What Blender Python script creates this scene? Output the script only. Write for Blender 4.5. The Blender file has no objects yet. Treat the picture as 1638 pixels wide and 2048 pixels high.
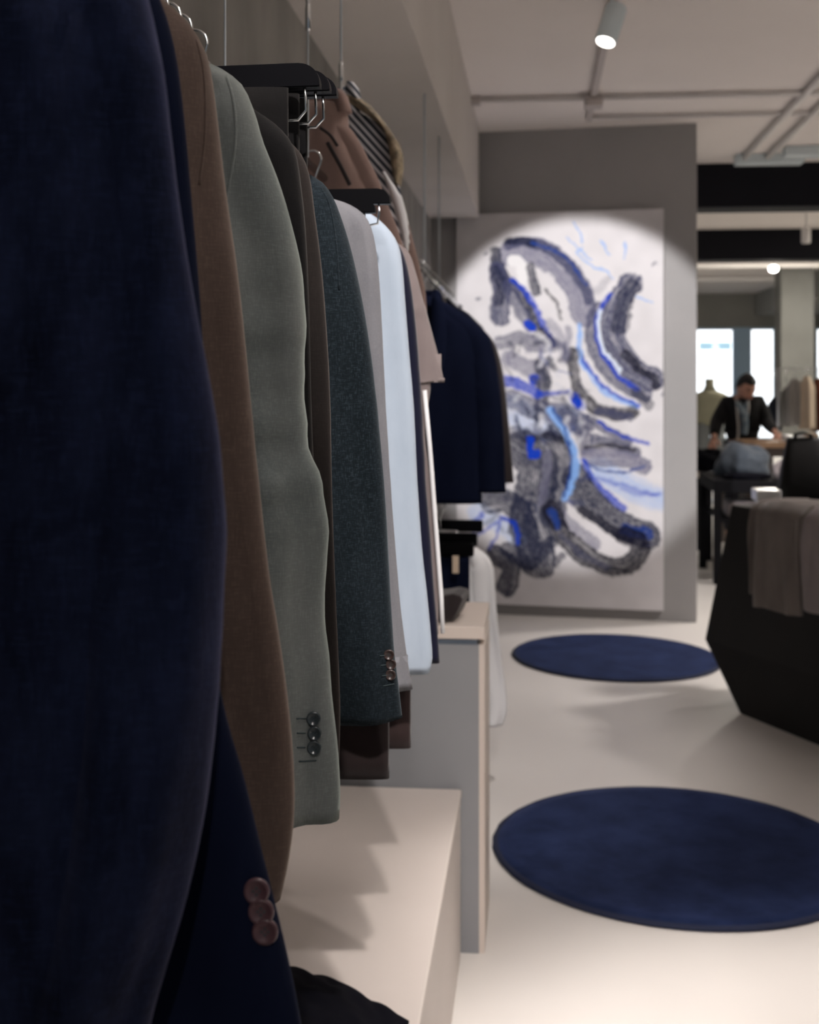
import bpy, bmesh, math, random
import numpy as np
from mathutils import Vector, Matrix, noise
from mathutils.bvhtree import BVHTree

random.seed(7)
SC = bpy.context.scene
COL = SC.collection
PI = math.pi

# ---------------------------------------------------------------- camera
FPX, CX, HY, CAMH = 2600.0, 819.0, 755.0, 1.55
YAW = math.atan((1070 - CX) / FPX)
cam_d = bpy.data.cameras.new('camera')
cam = bpy.data.objects.new('camera', cam_d); COL.objects.link(cam)
cam.location = (0, 0, CAMH); cam.rotation_euler = (PI / 2, 0, YAW)
cam_d.sensor_fit = 'HORIZONTAL'; cam_d.sensor_width = 24.0
cam_d.lens = FPX / 1638 * 24.0
cam_d.shift_y = (HY - 1024) / 1638
cam_d.clip_start = 0.05; cam_d.clip_end = 200
cam_d.dof.use_dof = True
cam_d.dof.focus_distance = 1.3
cam_d.dof.aperture_fstop = 7.0
SC.camera = cam

# ---------------------------------------------------------------- world, exposure
SC.view_settings.view_transform = 'Standard'
SC.view_settings.look = 'None'
SC.view_settings.gamma = 1.0
SC.view_settings.use_curve_mapping = False
SC.view_settings.exposure = 0.52
SC.cycles.use_denoising = True
SC.cycles.max_bounces = 7
SC.cycles.sample_clamp_indirect = 4.0
W = bpy.data.worlds.new('world'); SC.world = W; W.use_nodes = True
WORLD_STRENGTH = 0.12
bg = W.node_tree.nodes['Background']
bg.inputs[0].default_value = (0.80, 0.88, 1.0, 1); bg.inputs[1].default_value = WORLD_STRENGTH

# power of the ceiling spotlights (Y on the track, target, watts, cone degrees, blend)
TRACK_X = 0.33
CEIL = 3.16
SPOTS = [
    (-1.20, (-0.28, 2.25, 0.60), 48, 38, .35, 'row of hanging jackets, added as frontal fill'),  # added fill, not the lamp behind the bench shadows
    (0.08, (-0.33, 3.10, 0.44), 165, 29, .45, 'bench between the jackets and the counter'),
    (2.75, (-0.22, 2.60, 1.85), 13, 50, .6, 'striped shirt hung high, added to brighten it'),  # added to brighten the striped shirt and rose blazer
    (0.95, (-0.26, 0.92, 1.3), 18, 70, .5, 'closest jackets'),
    (1.75, (-0.34, 1.75, 1.0), 24, 66, .5, 'shirts on the near rail'),
    (3.25, (-0.28, 3.60, 0.85), 30, 40, .6, 'counter top'),
    (3.10, (0.95, 2.60, 0.0), 270, 58, .8, 'nearer round rug'),
    (3.85, (-0.18, 4.90, 0.75), 75, 50, .6, 'white shirt on the lower rail, added to brighten it'),  # added to brighten the white shirt behind the counter
    (4.80, (0.25, 8.30, 1.61), 400, 31.5, .22, 'large painting'),
]
SPOTS_BOUNCE = [   # added unseen second track: floor spots that raise the bounce light
    (0.6, (2.75, 0.9, 0), 330, 84, .8, 'open floor beside the photographer'),
    (3.4, (2.9, 3.6, 0), 190, 88, .9, 'floor right of the nearer rug'),
    (6.4, (2.0, 6.9, 0), 200, 95, .9, 'floor behind the black faceted counter'),
    (9.0, (1.6, 9.0, 0), 160, 95, .7, 'passage beside the painting wall'),
]
SPOT_COL = (1.0, 0.925, 0.885)

# ---------------------------------------------------------------- helpers
sY, cY = math.sin(YAW), math.cos(YAW)
FWD, RGT = Vector((-sY, cY, 0)), Vector((cY, sY, 0))
CAMP = Vector((0, 0, CAMH))
def ray(px, py):
    return FWD + RGT * ((px - CX) / FPX) + Vector((0, 0, (HY - py) / FPX))
def at(px, py, d):            # point at a depth in metres
    return CAMP + ray(px, py) * d
def atY(px, py, Y):           # point on the plane Y = const
    r = ray(px, py); return CAMP + r * (Y / r.y)
def atZ(px, py, z):           # point on a level plane
    r = ray(px, py); return CAMP + r * ((z - CAMH) / r.z)

def link(name, me, mat=None, parent=None, smooth=True):
    o = bpy.data.objects.new(name, me); COL.objects.link(o)
    if mat: me.materials.append(mat)
    if smooth:
        me.polygons.foreach_set('use_smooth', [True] * len(me.polygons))
    if parent:
        o.parent = parent
    return o
def obj(name, bm, mat=None, parent=None, smooth=False, loc=None):
    """bm is in world coordinates; parents are un-rotated empties, so subtract their location"""
    me = bpy.data.meshes.new(name)
    org = Vector((0, 0, 0))
    p = parent
    while p is not None:
        org += p.location; p = p.parent
    if loc is not None: org = org  # only top-level meshes use loc
    for v in bm.verts: v.co -= (org if loc is None else Vector(loc))
    bmesh.ops.recalc_face_normals(bm, faces=bm.faces)
    bm.to_mesh(me); bm.free()
    o = link(name, me, mat, parent, smooth)
    if loc is not None: o.location = loc
    return o
def thing(name, label, cat, loc=(0, 0, 0), group=None):
    o = bpy.data.objects.new(name, None); COL.objects.link(o)
    o.empty_display_size = .05
    o.location = loc; o['label'] = label; o['category'] = cat
    if group: o['group'] = group
    return o
def tag(o, label, cat, group=None, kind=None):
    o['label'] = label; o['category'] = cat
    if group: o['group'] = group
    if kind: o['kind'] = kind
    return o
def struct(name, bm, mat, smooth=False, label=None):
    o = obj(name, bm, mat, None, smooth); o['kind'] = 'structure'
    o['label'] = label or (name.replace('_', ' ') + ' of the shop'); o['category'] = name.split('_')[0]
    return o
def box(bm, x0, x1, y0, y1, z0, z1, bev=0.0):
    vs = [bm.verts.new((x, y, z)) for z in (z0, z1) for y in (y0, y1) for x in (x0, x1)]
    fs = [(0, 1, 3, 2), (4, 6, 7, 5), (0, 4, 5, 1), (2, 3, 7, 6), (0, 2, 6, 4), (1, 5, 7, 3)]
    faces = [bm.faces.new([vs[i] for i in f]) for f in fs]
    if bev:
        es = list({e for f in faces for e in f.edges})
        bmesh.ops.bevel(bm, geom=es, offset=bev, segments=2, affect='EDGES', profile=.5)
    return bm
def BX(*a, **k): return box(bmesh.new(), *a, **k)
def rings(bm, rs, cap0=True, cap1=True, closed=True):
    vr = [[bm.verts.new(p) for p in r] for r in rs]
    n = len(vr[0])
    for a, b in zip(vr, vr[1:]):
        for i in range(n if closed else n - 1):
            j = (i + 1) % n
            bm.faces.new((a[i], a[j], b[j], b[i]))
    if cap0: bm.faces.new(vr[0][::-1])
    if cap1: bm.faces.new(vr[-1])
    return vr
def tube(bm, pts, r, n=10, cap=True):
    pts = [Vector(p) for p in pts]
    rs = []
    up = None
    for i, p in enumerate(pts):
        t = (pts[min(i + 1, len(pts) - 1)] - pts[max(i - 1, 0)]).normalized()
        if up is None:
            up = Vector((0, 0, 1)) if abs(t.z) < .9 else Vector((0, 1, 0))
        a = t.cross(up)
        if a.length < 1e-4: a = t.orthogonal()
        a.normalize(); b = t.cross(a).normalized(); up = -b if (-b).dot(up) > 0 else b
        rr = r[i] if isinstance(r, (list, tuple)) else r
        rs.append([p + (a * math.cos(q) + b * math.sin(q)) * rr for q in [2 * PI * k / n for k in range(n)]])
    rings(bm, rs, cap, cap)
    return bm
def lathe(bm, c, prof, n=24, axis=Vector((0, 0, 1)), sx=1, sy=1):
    ax = axis.normalized(); a = ax.orthogonal().normalized(); b = ax.cross(a)
    if abs(ax.z) > .99: a, b = Vector((1, 0, 0)), Vector((0, 1, 0))
    rs = [[Vector(c) + ax * h + (a * math.cos(q) * sx + b * math.sin(q) * sy) * r for q in [2 * PI * k / n for k in range(n)]] for r, h in prof]
    rings(bm, rs)
    return bm
def catmull(pts, n):
    P = [np.array(p, float) for p in pts]
    d = [0]
    for a, b in zip(P, P[1:]): d.append(d[-1] + np.linalg.norm(b - a) + 1e-9)
    P = [2 * P[0] - P[1]] + P + [2 * P[-1] - P[-2]]
    out = []
    for k in range(n):
        s = d[-1] * k / (n - 1)
        i = max(0, min(len(d) - 2, next((j for j in range(len(d) - 1) if s <= d[j + 1]), len(d) - 2)))
        u = (s - d[i]) / (d[i + 1] - d[i])
        p0, p1, p2, p3 = P[i], P[i + 1], P[i + 2], P[i + 3]
        # limit tangents for uneven spacing
        l = d[i + 1] - d[i]
        m1 = (p2 - p0) / (np.linalg.norm(p2 - p1) + np.linalg.norm(p1 - p0) + 1e-9) * l
        m2 = (p3 - p1) / (np.linalg.norm(p3 - p2) + np.linalg.norm(p2 - p1) + 1e-9) * l
        h = (2 * u**3 - 3 * u**2 + 1) * p1 + (u**3 - 2 * u**2 + u) * m1 + (-2 * u**3 + 3 * u**2) * p2 + (u**3 - u**2) * m2
        out.append(h)
    return out

# ---------------------------------------------------------------- materials
def mat(name, col, rough=.6, metal=0., spec=.5, emit=None, es=0., sheen=0., sheen_tint=None, alpha=None, trans=0.):
    m = bpy.data.materials.new(name); m.use_nodes = True
    b = m.node_tree.nodes['Principled BSDF']
    b.inputs['Base Color'].default_value = (*col, 1)
    b.inputs['Roughness'].default_value = rough
    b.inputs['Metallic'].default_value = metal
    b.inputs['Specular IOR Level'].default_value = spec
    if emit: b.inputs['Emission Color'].default_value = (*emit, 1); b.inputs['Emission Strength'].default_value = es
    if sheen:
        b.inputs['Sheen Weight'].default_value = sheen
        b.inputs['Sheen Roughness'].default_value = .45
        if sheen_tint: b.inputs['Sheen Tint'].default_value = (*sheen_tint, 1)
    if trans: b.inputs['Transmission Weight'].default_value = trans
    return m
def nodes(m): return m.node_tree.nodes, m.node_tree.links, m.node_tree.nodes['Principled BSDF']
def mottled(name, c0, c1, scale=3., rough=.6, bump=0., bscale=80., stretch=(1, 1, 1), **k):
    m = mat(name, c0, rough, **k); N, L, b = nodes(m)
    tc = N.new('ShaderNodeTexCoord'); mp = N.new('ShaderNodeMapping'); mp.inputs['Scale'].default_value = stretch
    L.new(tc.outputs['Object'], mp.inputs[0])
    n = N.new('ShaderNodeTexNoise'); n.inputs['Scale'].default_value = scale; n.inputs['Detail'].default_value = 6
    L.new(mp.outputs[0], n.inputs['Vector'])
    r = N.new('ShaderNodeValToRGB'); r.color_ramp.elements[0].position = .32; r.color_ramp.elements[1].position = .68
    r.color_ramp.elements[0].color = (*c0, 1); r.color_ramp.elements[1].color = (*c1, 1)
    L.new(n.outputs['Fac'], r.inputs[0]); L.new(r.outputs[0], b.inputs['Base Color'])
    if bump:
        n2 = N.new('ShaderNodeTexNoise'); n2.inputs['Scale'].default_value = bscale; n2.inputs['Detail'].default_value = 4
        L.new(tc.outputs['Object'], n2.inputs['Vector'])
        bp = N.new('ShaderNodeBump'); bp.inputs['Strength'].default_value = bump; bp.inputs['Distance'].default_value = .002
        L.new(n2.outputs['Fac'], bp.inputs['Height']); L.new(bp.outputs[0], b.inputs['Normal'])
    return m
def fabric(name, c0, c1, sheen=.4, tint=None, weave=900., speck=0., blotch=14., bump=.22, rough=.9, slub=0.):
    """woven cloth: soft blotches, fine warp and weft threads, optional light flecks"""
    m = mat(name, c0, rough, spec=.06, sheen=sheen, sheen_tint=tint); N, L, b = nodes(m)
    tc = N.new('ShaderNodeTexCoord')
    mp = N.new('ShaderNodeMapping'); mp.inputs['Scale'].default_value = (1, 1, .35); L.new(tc.outputs['Object'], mp.inputs[0])
    n = N.new('ShaderNodeTexNoise'); n.inputs['Scale'].default_value = blotch; n.inputs['Detail'].default_value = 8; n.inputs['Roughness'].default_value = .62
    L.new(mp.outputs[0], n.inputs['Vector'])
    r = N.new('ShaderNodeValToRGB'); r.color_ramp.elements[0].position = .3; r.color_ramp.elements[1].position = .7
    r.color_ramp.elements[0].color = (*c0, 1); r.color_ramp.elements[1].color = (*c1, 1)
    L.new(n.outputs['Fac'], r.inputs[0])
    last = r.outputs[0]
    def stretched(sc, scale):
        q = N.new('ShaderNodeMapping'); q.inputs['Scale'].default_value = sc; L.new(tc.outputs['Object'], q.inputs[0])
        t = N.new('ShaderNodeTexNoise'); t.inputs['Scale'].default_value = scale; t.inputs['Detail'].default_value = 2
        L.new(q.outputs[0], t.inputs['Vector']); return t.outputs['Fac']
    wx = stretched((1, 1, .16), weave); wz = stretched((.16, .16, 1), weave)
    ad = N.new('ShaderNodeMath'); ad.operation = 'ADD'; L.new(wx, ad.inputs[0]); L.new(wz, ad.inputs[1])
    if speck:
        rr = N.new('ShaderNodeMapRange'); rr.inputs['From Min'].default_value = .98; rr.inputs['From Max'].default_value = 1.25
        rr.inputs['To Max'].default_value = speck; L.new(ad.outputs[0], rr.inputs['Value'])
        mx = N.new('ShaderNodeMix'); mx.data_type = 'RGBA'; mx.inputs[7].default_value = (min(1, c1[0] * 4), min(1, c1[1] * 4), min(1, c1[2] * 4), 1)
        L.new(rr.outputs[0], mx.inputs[0]); L.new(last, mx.inputs[6]); last = mx.outputs[2]
    L.new(last, b.inputs['Base Color'])
    bp = N.new('ShaderNodeBump'); bp.inputs['Strength'].default_value = bump; bp.inputs['Distance'].default_value = .0008
    L.new(ad.outputs[0], bp.inputs['Height'])
    L.new(bp.outputs[0], b.inputs['Normal'])
    return m

M = {}
M['floor'] = mottled('poured_floor', (.70, .67, .635), (.75, .72, .685), 1.2, .42, bump=.05, bscale=40)
M['ceiling'] = mottled('painted_ceiling', (.86, .80, .765), (.89, .83, .795), 1.5, .9)
M['soffit'] = mottled('soffit_plaster', (.60, .56, .53), (.64, .60, .57), 2., .9)
M['concrete'] = mottled('concrete', (.20, .195, .185), (.33, .315, .295), 3.5, .85, bump=.3, bscale=60, stretch=(1, 1, .5))
M['grey_wall'] = mottled('grey_wall_paint', (.34, .335, .335), (.37, .36, .36), 2., .8)
M['far_wall'] = mottled('far_wall_paint', (.30, .295, .265), (.34, .33, .30), 2., .85)
M['column'] = mottled('dark_grey_column', (.12, .12, .11), (.15, .15, .14), 2., .85)
M['black_beam'] = mat('black_beam_paint', (.006, .006, .010), .7, spec=.2)
M['bench'] = mottled('sand_bench_lacquer', (.60, .54, .50), (.64, .58, .54), 3., .5)
M['bench_edge'] = mat('bench_edge_paint', (.72, .66, .62), .5)
M['counter_grey'] = mottled('grey_counter_lacquer', (.25, .26, .275), (.28, .285, .30), 2., .55)
M['counter_top'] = mat('beige_counter_board', (.68, .60, .54), .55)
M['chrome'] = mat('chrome', (.75, .78, .8), .12, 1.)
M['steel'] = mat('brushed_steel', (.45, .46, .48), .35, 1.)
M['black_wood'] = mat('black_lacquered_wood', (.002, .002, .003), .4, spec=.08)
M['cable'] = mat('pale_cable', (.55, .60, .64), .35, .3)
M['track'] = mat('grey_track', (.52, .47, .45), .6)
M['pipe'] = mat('painted_pipe', (.78, .75, .73), .6)
M['lamp_body'] = mat('lamp_white', (.66, .74, .77), .5)
M['lens'] = mat('lit_lens', (1, 1, 1), .4, emit=(1, .94, .84), es=5.)
M['rug'] = fabric('navy_rug_pile', (.004, .008, .030), (.018, .030, .088), sheen=.2, tint=(.35, .45, .9), weave=300, blotch=6, bump=.9)
M['rug_edge'] = mat('rug_binding', (.008, .013, .04), .9)
M['dark_stone'] = mottled('black_fixture', (.006, .0055, .006), (.010, .009, .0095), 6., .6, bump=.1, spec=.3)
M['navy_suede'] = fabric('navy_suede', (.0014, .0026, .0085), (.009, .013, .034), sheen=.14, tint=(.45, .45, .75), weave=500, blotch=30, bump=.5, speck=.10)
M['navy_wool'] = fabric('navy_wool', (.0022, .0038, .013), (.0042, .0066, .0195), sheen=.03, tint=(.4, .45, .8), weave=900)
M['brown'] = fabric('brown_linen', (.058, .041, .034), (.084, .060, .050), sheen=.22, tint=(.9, .75, .65), weave=700, speck=.06)
M['sage'] = fabric('sage_linen', (.085, .098, .098), (.165, .176, .168), sheen=.35, tint=(.85, .95, .85), weave=900, speck=.05, blotch=10)
M['black_wool'] = fabric('black_wool', (.0035, .0035, .004), (.007, .0065, .0065), sheen=.08, tint=(.8, .75, .7), weave=900, speck=.05)
M['umber_wool'] = fabric('umber_wool', (.010, .0085, .008), (.017, .0138, .0125), sheen=.1, tint=(.8, .7, .65), weave=900, speck=.05)
M['charcoal'] = fabric('charcoal_melange', (.0045, .007, .009), (.0105, .0145, .018), sheen=.08, tint=(.7, .85, .95), weave=1000, speck=.32)
M['grey_shirt'] = fabric('warm_grey_cloth', (.145, .146, .162), (.195, .195, .208), sheen=.1, weave=1300, speck=.03)
M['pale_blue'] = fabric('pale_blue_cotton', (.37, .44, .53), (.44, .51, .60), sheen=.15, weave=1600)
M['ink'] = fabric('ink_cotton', (.008, .009, .022), (.012, .013, .03), sheen=.2, weave=1000)
M['taupe'] = fabric('taupe_pique', (.20, .165, .165), (.25, .21, .205), sheen=.2, weave=900)
M['rose'] = fabric('rose_brown_wool', (.26, .178, .155), (.34, .235, .205), sheen=.2, weave=800)
M['rose_dark'] = mat('dark_seam_piping', (.03, .022, .022), .9)
M['deep_brown'] = fabric('deep_brown_wool', (.022, .017, .018), (.032, .026, .027), sheen=.3, weave=800)
M['white_shirt'] = fabric('white_cotton', (.84, .85, .87), (.90, .90, .92), sheen=.1, weave=1200)
M['dark_trouser'] = fabric('dark_brown_trouser', (.016, .011, .011), (.024, .017, .017), sheen=.2, weave=900)
M['wine_trouser'] = fabric('wine_brown_trouser', (.030, .019, .019), (.042, .028, .027), sheen=.2, weave=900)
M['plum_button'] = mat('plum_horn_button', (.075, .036, .042), .35)
M['slate_button'] = mat('slate_horn_button', (.035, .045, .050), .22)
M['brown_button'] = mat('brown_horn_button', (.035, .022, .020), .3)
M['thread_dark'] = mat('dark_thread', (.03, .045, .05), .9)
M['skin'] = mat('skin', (.62, .33, .24), .55)
M['skin_tan'] = M['skin']
M['hair'] = mat('black_hair', (.012, .010, .010), .6)
M['man_jacket'] = mat('black_jacket_cloth', (.010, .009, .010), .9)
M['jeans_cloth'] = mat('dark_trouser_cloth', (.03, .03, .04), .9)
M['shirt_blue'] = mottled('blue_grey_shirt', (.10, .16, .22), (.35, .42, .46), 18., .9)
M['white_cord'] = mat('white_ribbon', (.6, .58, .55), .8)
M['olive'] = fabric('olive_cloth', (.22, .21, .15), (.27, .26, .19), sheen=.1)
M['oak'] = mottled('oak_top', (.28, .16, .085), (.35, .21, .12), 8., .5, stretch=(1, 6, 1))
M['table_black'] = mat('black_table_steel', (.004, .004, .006), .7, spec=.15)
M['knit_blue'] = fabric('blue_grey_knit', (.055, .068, .088), (.09, .105, .125), sheen=.2, weave=300)
M['knit_grey'] = fabric('mauve_grey_knit', (.24, .21, .22), (.32, .28, .28), sheen=.2, weave=300)
M['knit_black'] = mat('black_knit', (.004, .004, .007), .95, spec=.08)
M['cream'] = fabric('cream_cloth', (.62, .50, .38), (.70, .58, .46), sheen=.1)
M['rust'] = fabric('rust_cloth', (.10, .035, .022), (.14, .05, .03), sheen=.1)
M['paper'] = mat('white_card', (.85, .86, .85), .25)
M['knit_taupe'] = fabric('taupe_knit', (.16, .14, .13), (.21, .185, .17), sheen=.2, weave=260)
M['window_frame'] = mat('pale_blue_frame', (.45, .62, .78), .5)
M['glass'] = mat('window_glass', (1, 1, 1), .02, trans=1.)
M['facade'] = mat('glowing_street_facade', (.85, .88, .9), .8, emit=(.93, .97, 1.0), es=1.6)  # glows evenly, standing in for daylight on the street
M['band'] = mat('pale_blue_banner', (.45, .70, .85), .6, emit=(.55, .80, .95), es=.55)  # daylight on the banner put in as a glow of its own
M['signwhite'] = mat('white_lettering', (1, 1, 1), .6, emit=(1, 1, 1), es=1.3)  # lettering glows too, for the daylight falling on it

# ---------------------------------------------------------------- the room
# back wall that carries the painting: turned a few degrees to the aisle
BW_R = at(1393, HY, 8.22); BW_L = at(860, HY, 8.62)
bdir = Vector((BW_R.x - BW_L.x, BW_R.y - BW_L.y, 0)).normalized()
bnor = Vector((bdir.y, -bdir.x, 0))        # towards the camera
def prism(poly, z0, z1):
    bm = bmesh.new()
    rings(bm, [[Vector((p[0], p[1], z0)) for p in poly], [Vector((p[0], p[1], z1)) for p in poly]])
    return bm
struct('floor', BX(-3.0, 9, -4, 28, -.05, 0), M['floor'])
struct('ceiling', BX(-3.0, 9, -4, 28, CEIL, CEIL + .1), M['ceiling'])
struct('wall_left', BX(-.80, -.68, -4, 8.75, 0, CEIL), M['concrete'])
struct('soffit', BX(-.68, -.363, -4, 8.45, 2.59, CEIL), M['soffit'], label='long boxed soffit running under the ceiling along the concrete wall')
bl = BW_L - bdir * .35
struct('wall_back', prism([(bl.x, bl.y), (BW_R.x, BW_R.y), (BW_R.x - bnor.x * .16, BW_R.y - bnor.y * .16), (bl.x - bnor.x * .16, bl.y - bnor.y * .16)], 0, CEIL), M['grey_wall'])
struct('wall_right', BX(7.0, 7.15, -4, 28, 0, CEIL), M['far_wall'])
# dark beams in the next room
for y0, z0 in ((9.95, 2.83), (14.4, 2.83)):
    struct('beam', BX(-1.2, 7.0, y0, y0 + .35, z0, CEIL), M['black_beam'], label='black ceiling beam across the next room')
# far wall with its windows
FY = 25.5
def fx(px): return atY(px, 700, FY).x
def fz(py): return atY(1450, py, FY).z
wx = [(fx(1300), fx(1471)), (fx(1499), fx(1553)), (fx(1631), fx(1720))]
wz0, wz1 = .35, fz(655)
bm = bmesh.new()
box(bm, -3, 7.0, FY, FY + .2, wz1, CEIL); box(bm, -3, 7.0, FY, FY + .2, 0, wz0)
box(bm, -3, wx[0][0], FY, FY + .2, wz0, wz1)
box(bm, wx[1][1], wx[2][0], FY, FY + .2, wz0, wz1)
box(bm, wx[2][1], 7.0, FY, FY + .2, wz0, wz1)
struct('wall_far', bm, M['far_wall'])
struct('trim_1', BX(wx[0][1], wx[1][0], FY - .04, FY + .16, wz0, wz1), M['window_frame'], label='pale blue pier between the two bright windows')
for i, (a, b) in enumerate(wx):
    bm = bmesh.new(); t = .045
    box(bm, a, a + t, FY + .05, FY + .12, wz0, wz1); box(bm, b - t, b, FY + .05, FY + .12, wz0, wz1)
    box(bm, a + t, b - t, FY + .05, FY + .12, wz0, wz0 + t); box(bm, a + t, b - t, FY + .05, FY + .12, wz1 - t, wz1)
    w = struct('window_%d' % (i + 1), bm, M['window_frame'], label='tall shop window onto the bright street')
    p = obj('pane', BX(a + t, b - t, FY + .08, FY + .09, wz0 + t, wz1 - t), M['glass'], w)
# street outside
struct('exterior_facade', BX(-4, 14, 33, 33.3, -1, 9), M['facade'], label='building across the street, glowing in place of daylight')
BYB = 32.995
bz = atY(1430, 694, BYB)
bo = thing('street_banner', 'pale blue street banner seen through the window behind the man', 'banner', (bz.x, BYB, bz.z))
obj('cloth', BX(atY(1398, 0, BYB).x, atY(1462, 0, BYB).x, BYB - .02, BYB, atY(0, 703, BYB).z, atY(0, 688, BYB).z), M['band'], bo)
tcv = bpy.data.curves.new('numerals', 'FONT'); tcv.body = '70'; tcv.size = .16; tcv.align_x = 'CENTER'; tcv.align_y = 'CENTER'; tcv.extrude = .004
tcv.materials.append(M['signwhite'])
to = bpy.data.objects.new('numerals', tcv); COL.objects.link(to); bpy.context.view_layer.update()
nm_ = bpy.data.meshes.new_from_object(to.evaluated_get(bpy.context.evaluated_depsgraph_get())); bpy.data.objects.remove(to)
no_ = bpy.data.objects.new('numerals', nm_); COL.objects.link(no_); no_.parent = bo; no_.location = (0, -.03, 0); no_.rotation_euler = (PI / 2, 0, 0)
# dropped boxing under the far ceiling, seen below the second beam
struct('bulkhead', BX(fx(1510), 7, 17.5, FY, 2.74, CEIL), M['far_wall'], label='dropped bulkhead on the far ceiling')
struct('column', BX(atY(1562, 0, 19).x, atY(1628, 0, 19).x, 19, 19.5, 0, CEIL), M['column'], label='square grey column beside the far windows')

# ---------------------------------------------------------------- painting
PU0, PV0 = at(914, 432, 8.5), at(1326, 432, 8.25)
def on_wall(px, py, off=0.0):
    """point where the pixel ray meets the back wall plane"""
    r = ray(px, py); p0 = Vector((BW_L.x, BW_L.y, 0)) + bnor * off
    t = (p0 - Vector((CAMP.x, CAMP.y, 0))).dot(bnor) / Vector((r.x, r.y, 0)).dot(bnor)
    return CAMP + r * t
pl, pr = on_wall(913, 800, .04), on_wall(1327, 800, .04)
pz0, pz1 = on_wall(1327, 1222, .04).z, on_wall(1327, 417, .04).z
NU, NV = 300, 560
def paint_colours():
    rng = np.random.default_rng(3)
    u = np.linspace(0, 1, NU); v = np.linspace(0, 1, NV)
    X, Y = np.meshgrid(77 + u * 983, 55 + v * 1890)          # painting coordinates, v downwards
    def vn(sx, sy, seed):
        r = np.random.default_rng(seed); gx, gy = int(983 / sx) + 3, int(1890 / sy) + 3
        g = r.random((gy, gx)); fx_ = (X - 77) / sx; fy_ = (Y - 55) / sy
        ix, iy = fx_.astype(int), fy_.astype(int); tx, ty = fx_ - ix, fy_ - iy
        tx, ty = tx * tx * (3 - 2 * tx), ty * ty * (3 - 2 * ty)
        return (g[iy, ix] * (1 - tx) + g[iy, ix + 1] * tx) * (1 - ty) + (g[iy + 1, ix] * (1 - tx) + g[iy + 1, ix + 1] * tx) * ty
    n1, n2, n3 = vn(60, 60, 1), vn(24, 24, 2), vn(9, 9, 5)
    C = np.ones((NV, NU, 3)) * np.array([.74, .72, .74])
    C *= (1 - .10 * n1[..., None]) 
    Xw, Yw = X + (n1 - .5) * 14 + (n2 - .5) * 12 + (n3 - .5) * 7, Y + (vn(50, 50, 9) - .5) * 14 + (vn(12, 12, 8) - .5) * 8
    D, G, K = (.012, .016, .046), (.055, .060, .125), (.006, .006, .018)
    B, L, S, GL = (.004, .045, .50), (.24, .44, .85), (.012, .050, .27), (.17, .168, .25)
    def stroke(pts, w, col, a=.9, streak=.55, soft=7., seed=None):
        if col is B: w, streak = w * 1.45, streak * .6
        P = np.array(catmull(pts, max(12, len(pts) * 8)))
        best = np.full(X.shape, 1e9); S_ = np.zeros(X.shape); T_ = np.zeros(X.shape); acc = 0.
        for p, q in zip(P, P[1:]):
            dx, dy = q - p; l2 = dx * dx + dy * dy + 1e-9; l = math.sqrt(l2)
            t = np.clip(((Xw - p[0]) * dx + (Yw - p[1]) * dy) / l2, 0, 1)
            ex, ey = Xw - p[0] - t * dx, Yw - p[1] - t * dy
            d = np.hypot(ex, ey); m = d < best
            best = np.where(m, d, best); S_ = np.where(m, acc + t * l, S_)
            T_ = np.where(m, (ex * dy - ey * dx) / l, T_); acc += l
        r = np.random.default_rng(seed if seed is not None else int(abs(pts[0][0] * 7 + pts[0][1])))
        tab = r.random((64, 64))
        a1 = T_ / 5.0 + 32; a2 = S_ / 90.0
        i1, i2 = np.floor(a1).astype(int), np.floor(a2).astype(int)
        f1, f2 = a1 - i1, a2 - i2
        g = lambda i, j: tab[i % 64, j % 64]
        st = (g(i1, i2) * (1 - f1) + g(i1 + 1, i2) * f1) * (1 - f2) + (g(i1, i2 + 1) * (1 - f1) + g(i1 + 1, i2 + 1) * f1) * f2
        al = np.clip((w / 2 - best) / soft + .5, 0, 1) * min(1, a * 1.08) * (1 - .85 * streak * np.clip(st * 2.2 - 1.3, 0, 1)) * (1 - .25 * n3 * (streak > .2))
        nonlocal C
        C = C * (1 - al[..., None]) + np.array(col) * al[..., None]
    st = stroke
    # pale washes first
    st([(760, 1280), (900, 1370), (1040, 1420)], 110, L, .5, .8, 30)
    st([(350, 1000), (470, 1080), (600, 1050)], 150, L, .35, .8, 30)
    st([(180, 1500), (300, 1560), (380, 1620)], 90, L, .35, .9, 20)
    st([(700, 420), (740, 440), (800, 380)], 40, G, .3, .8, 14)
    # arch
    st([(345, 250), (430, 235), (520, 270), (600, 340), (660, 430), (690, 540)], 130, GL, .85, .6)
    st([(330, 215), (390, 195), (480, 215), (560, 260), (640, 335), (690, 420), (712, 480)], 52, G, .9, .5)
    st([(330, 195), (400, 188), (450, 205)], 40, D, .95, .4)
    st([(450, 205), (560, 248), (640, 318), (700, 410)], 13, S, .9, .3)
    st([(520, 370), (560, 430), (600, 520), (620, 620)], 50, (.7, .68, .70), .85, .5)
    st([(350, 290), (380, 290), (400, 360), (390, 390)], 55, (.8, .79, .80), .9, .2)
    st([(440, 320), (455, 390), (462, 440)], 46, D, .85, .6)
    st([(510, 430), (560, 500), (585, 575)], 15, K, .8, .5)
    # head shape on the left
    st([(262, 235), (285, 310), (340, 390), (400, 460), (440, 540), (475, 610)], 50, D, .92, .5)
    st([(280, 340), (300, 420), (285, 520), (290, 560)], 92, G, .9, .6)
    st([(270, 340), (300, 400), (285, 480)], 60, D, .8, .6)
    st([(330, 400), (380, 520), (430, 600)], 60, G, .8, .6)
    st([(350, 380), (410, 440), (465, 520), (505, 600), (545, 690)], 18, B, .85, .5)
    st([(420, 595), (450, 610)], 26, B, .9, .2)
    st([(500, 620), (530, 660), (545, 690)], 30, K, .8, .5)
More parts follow.
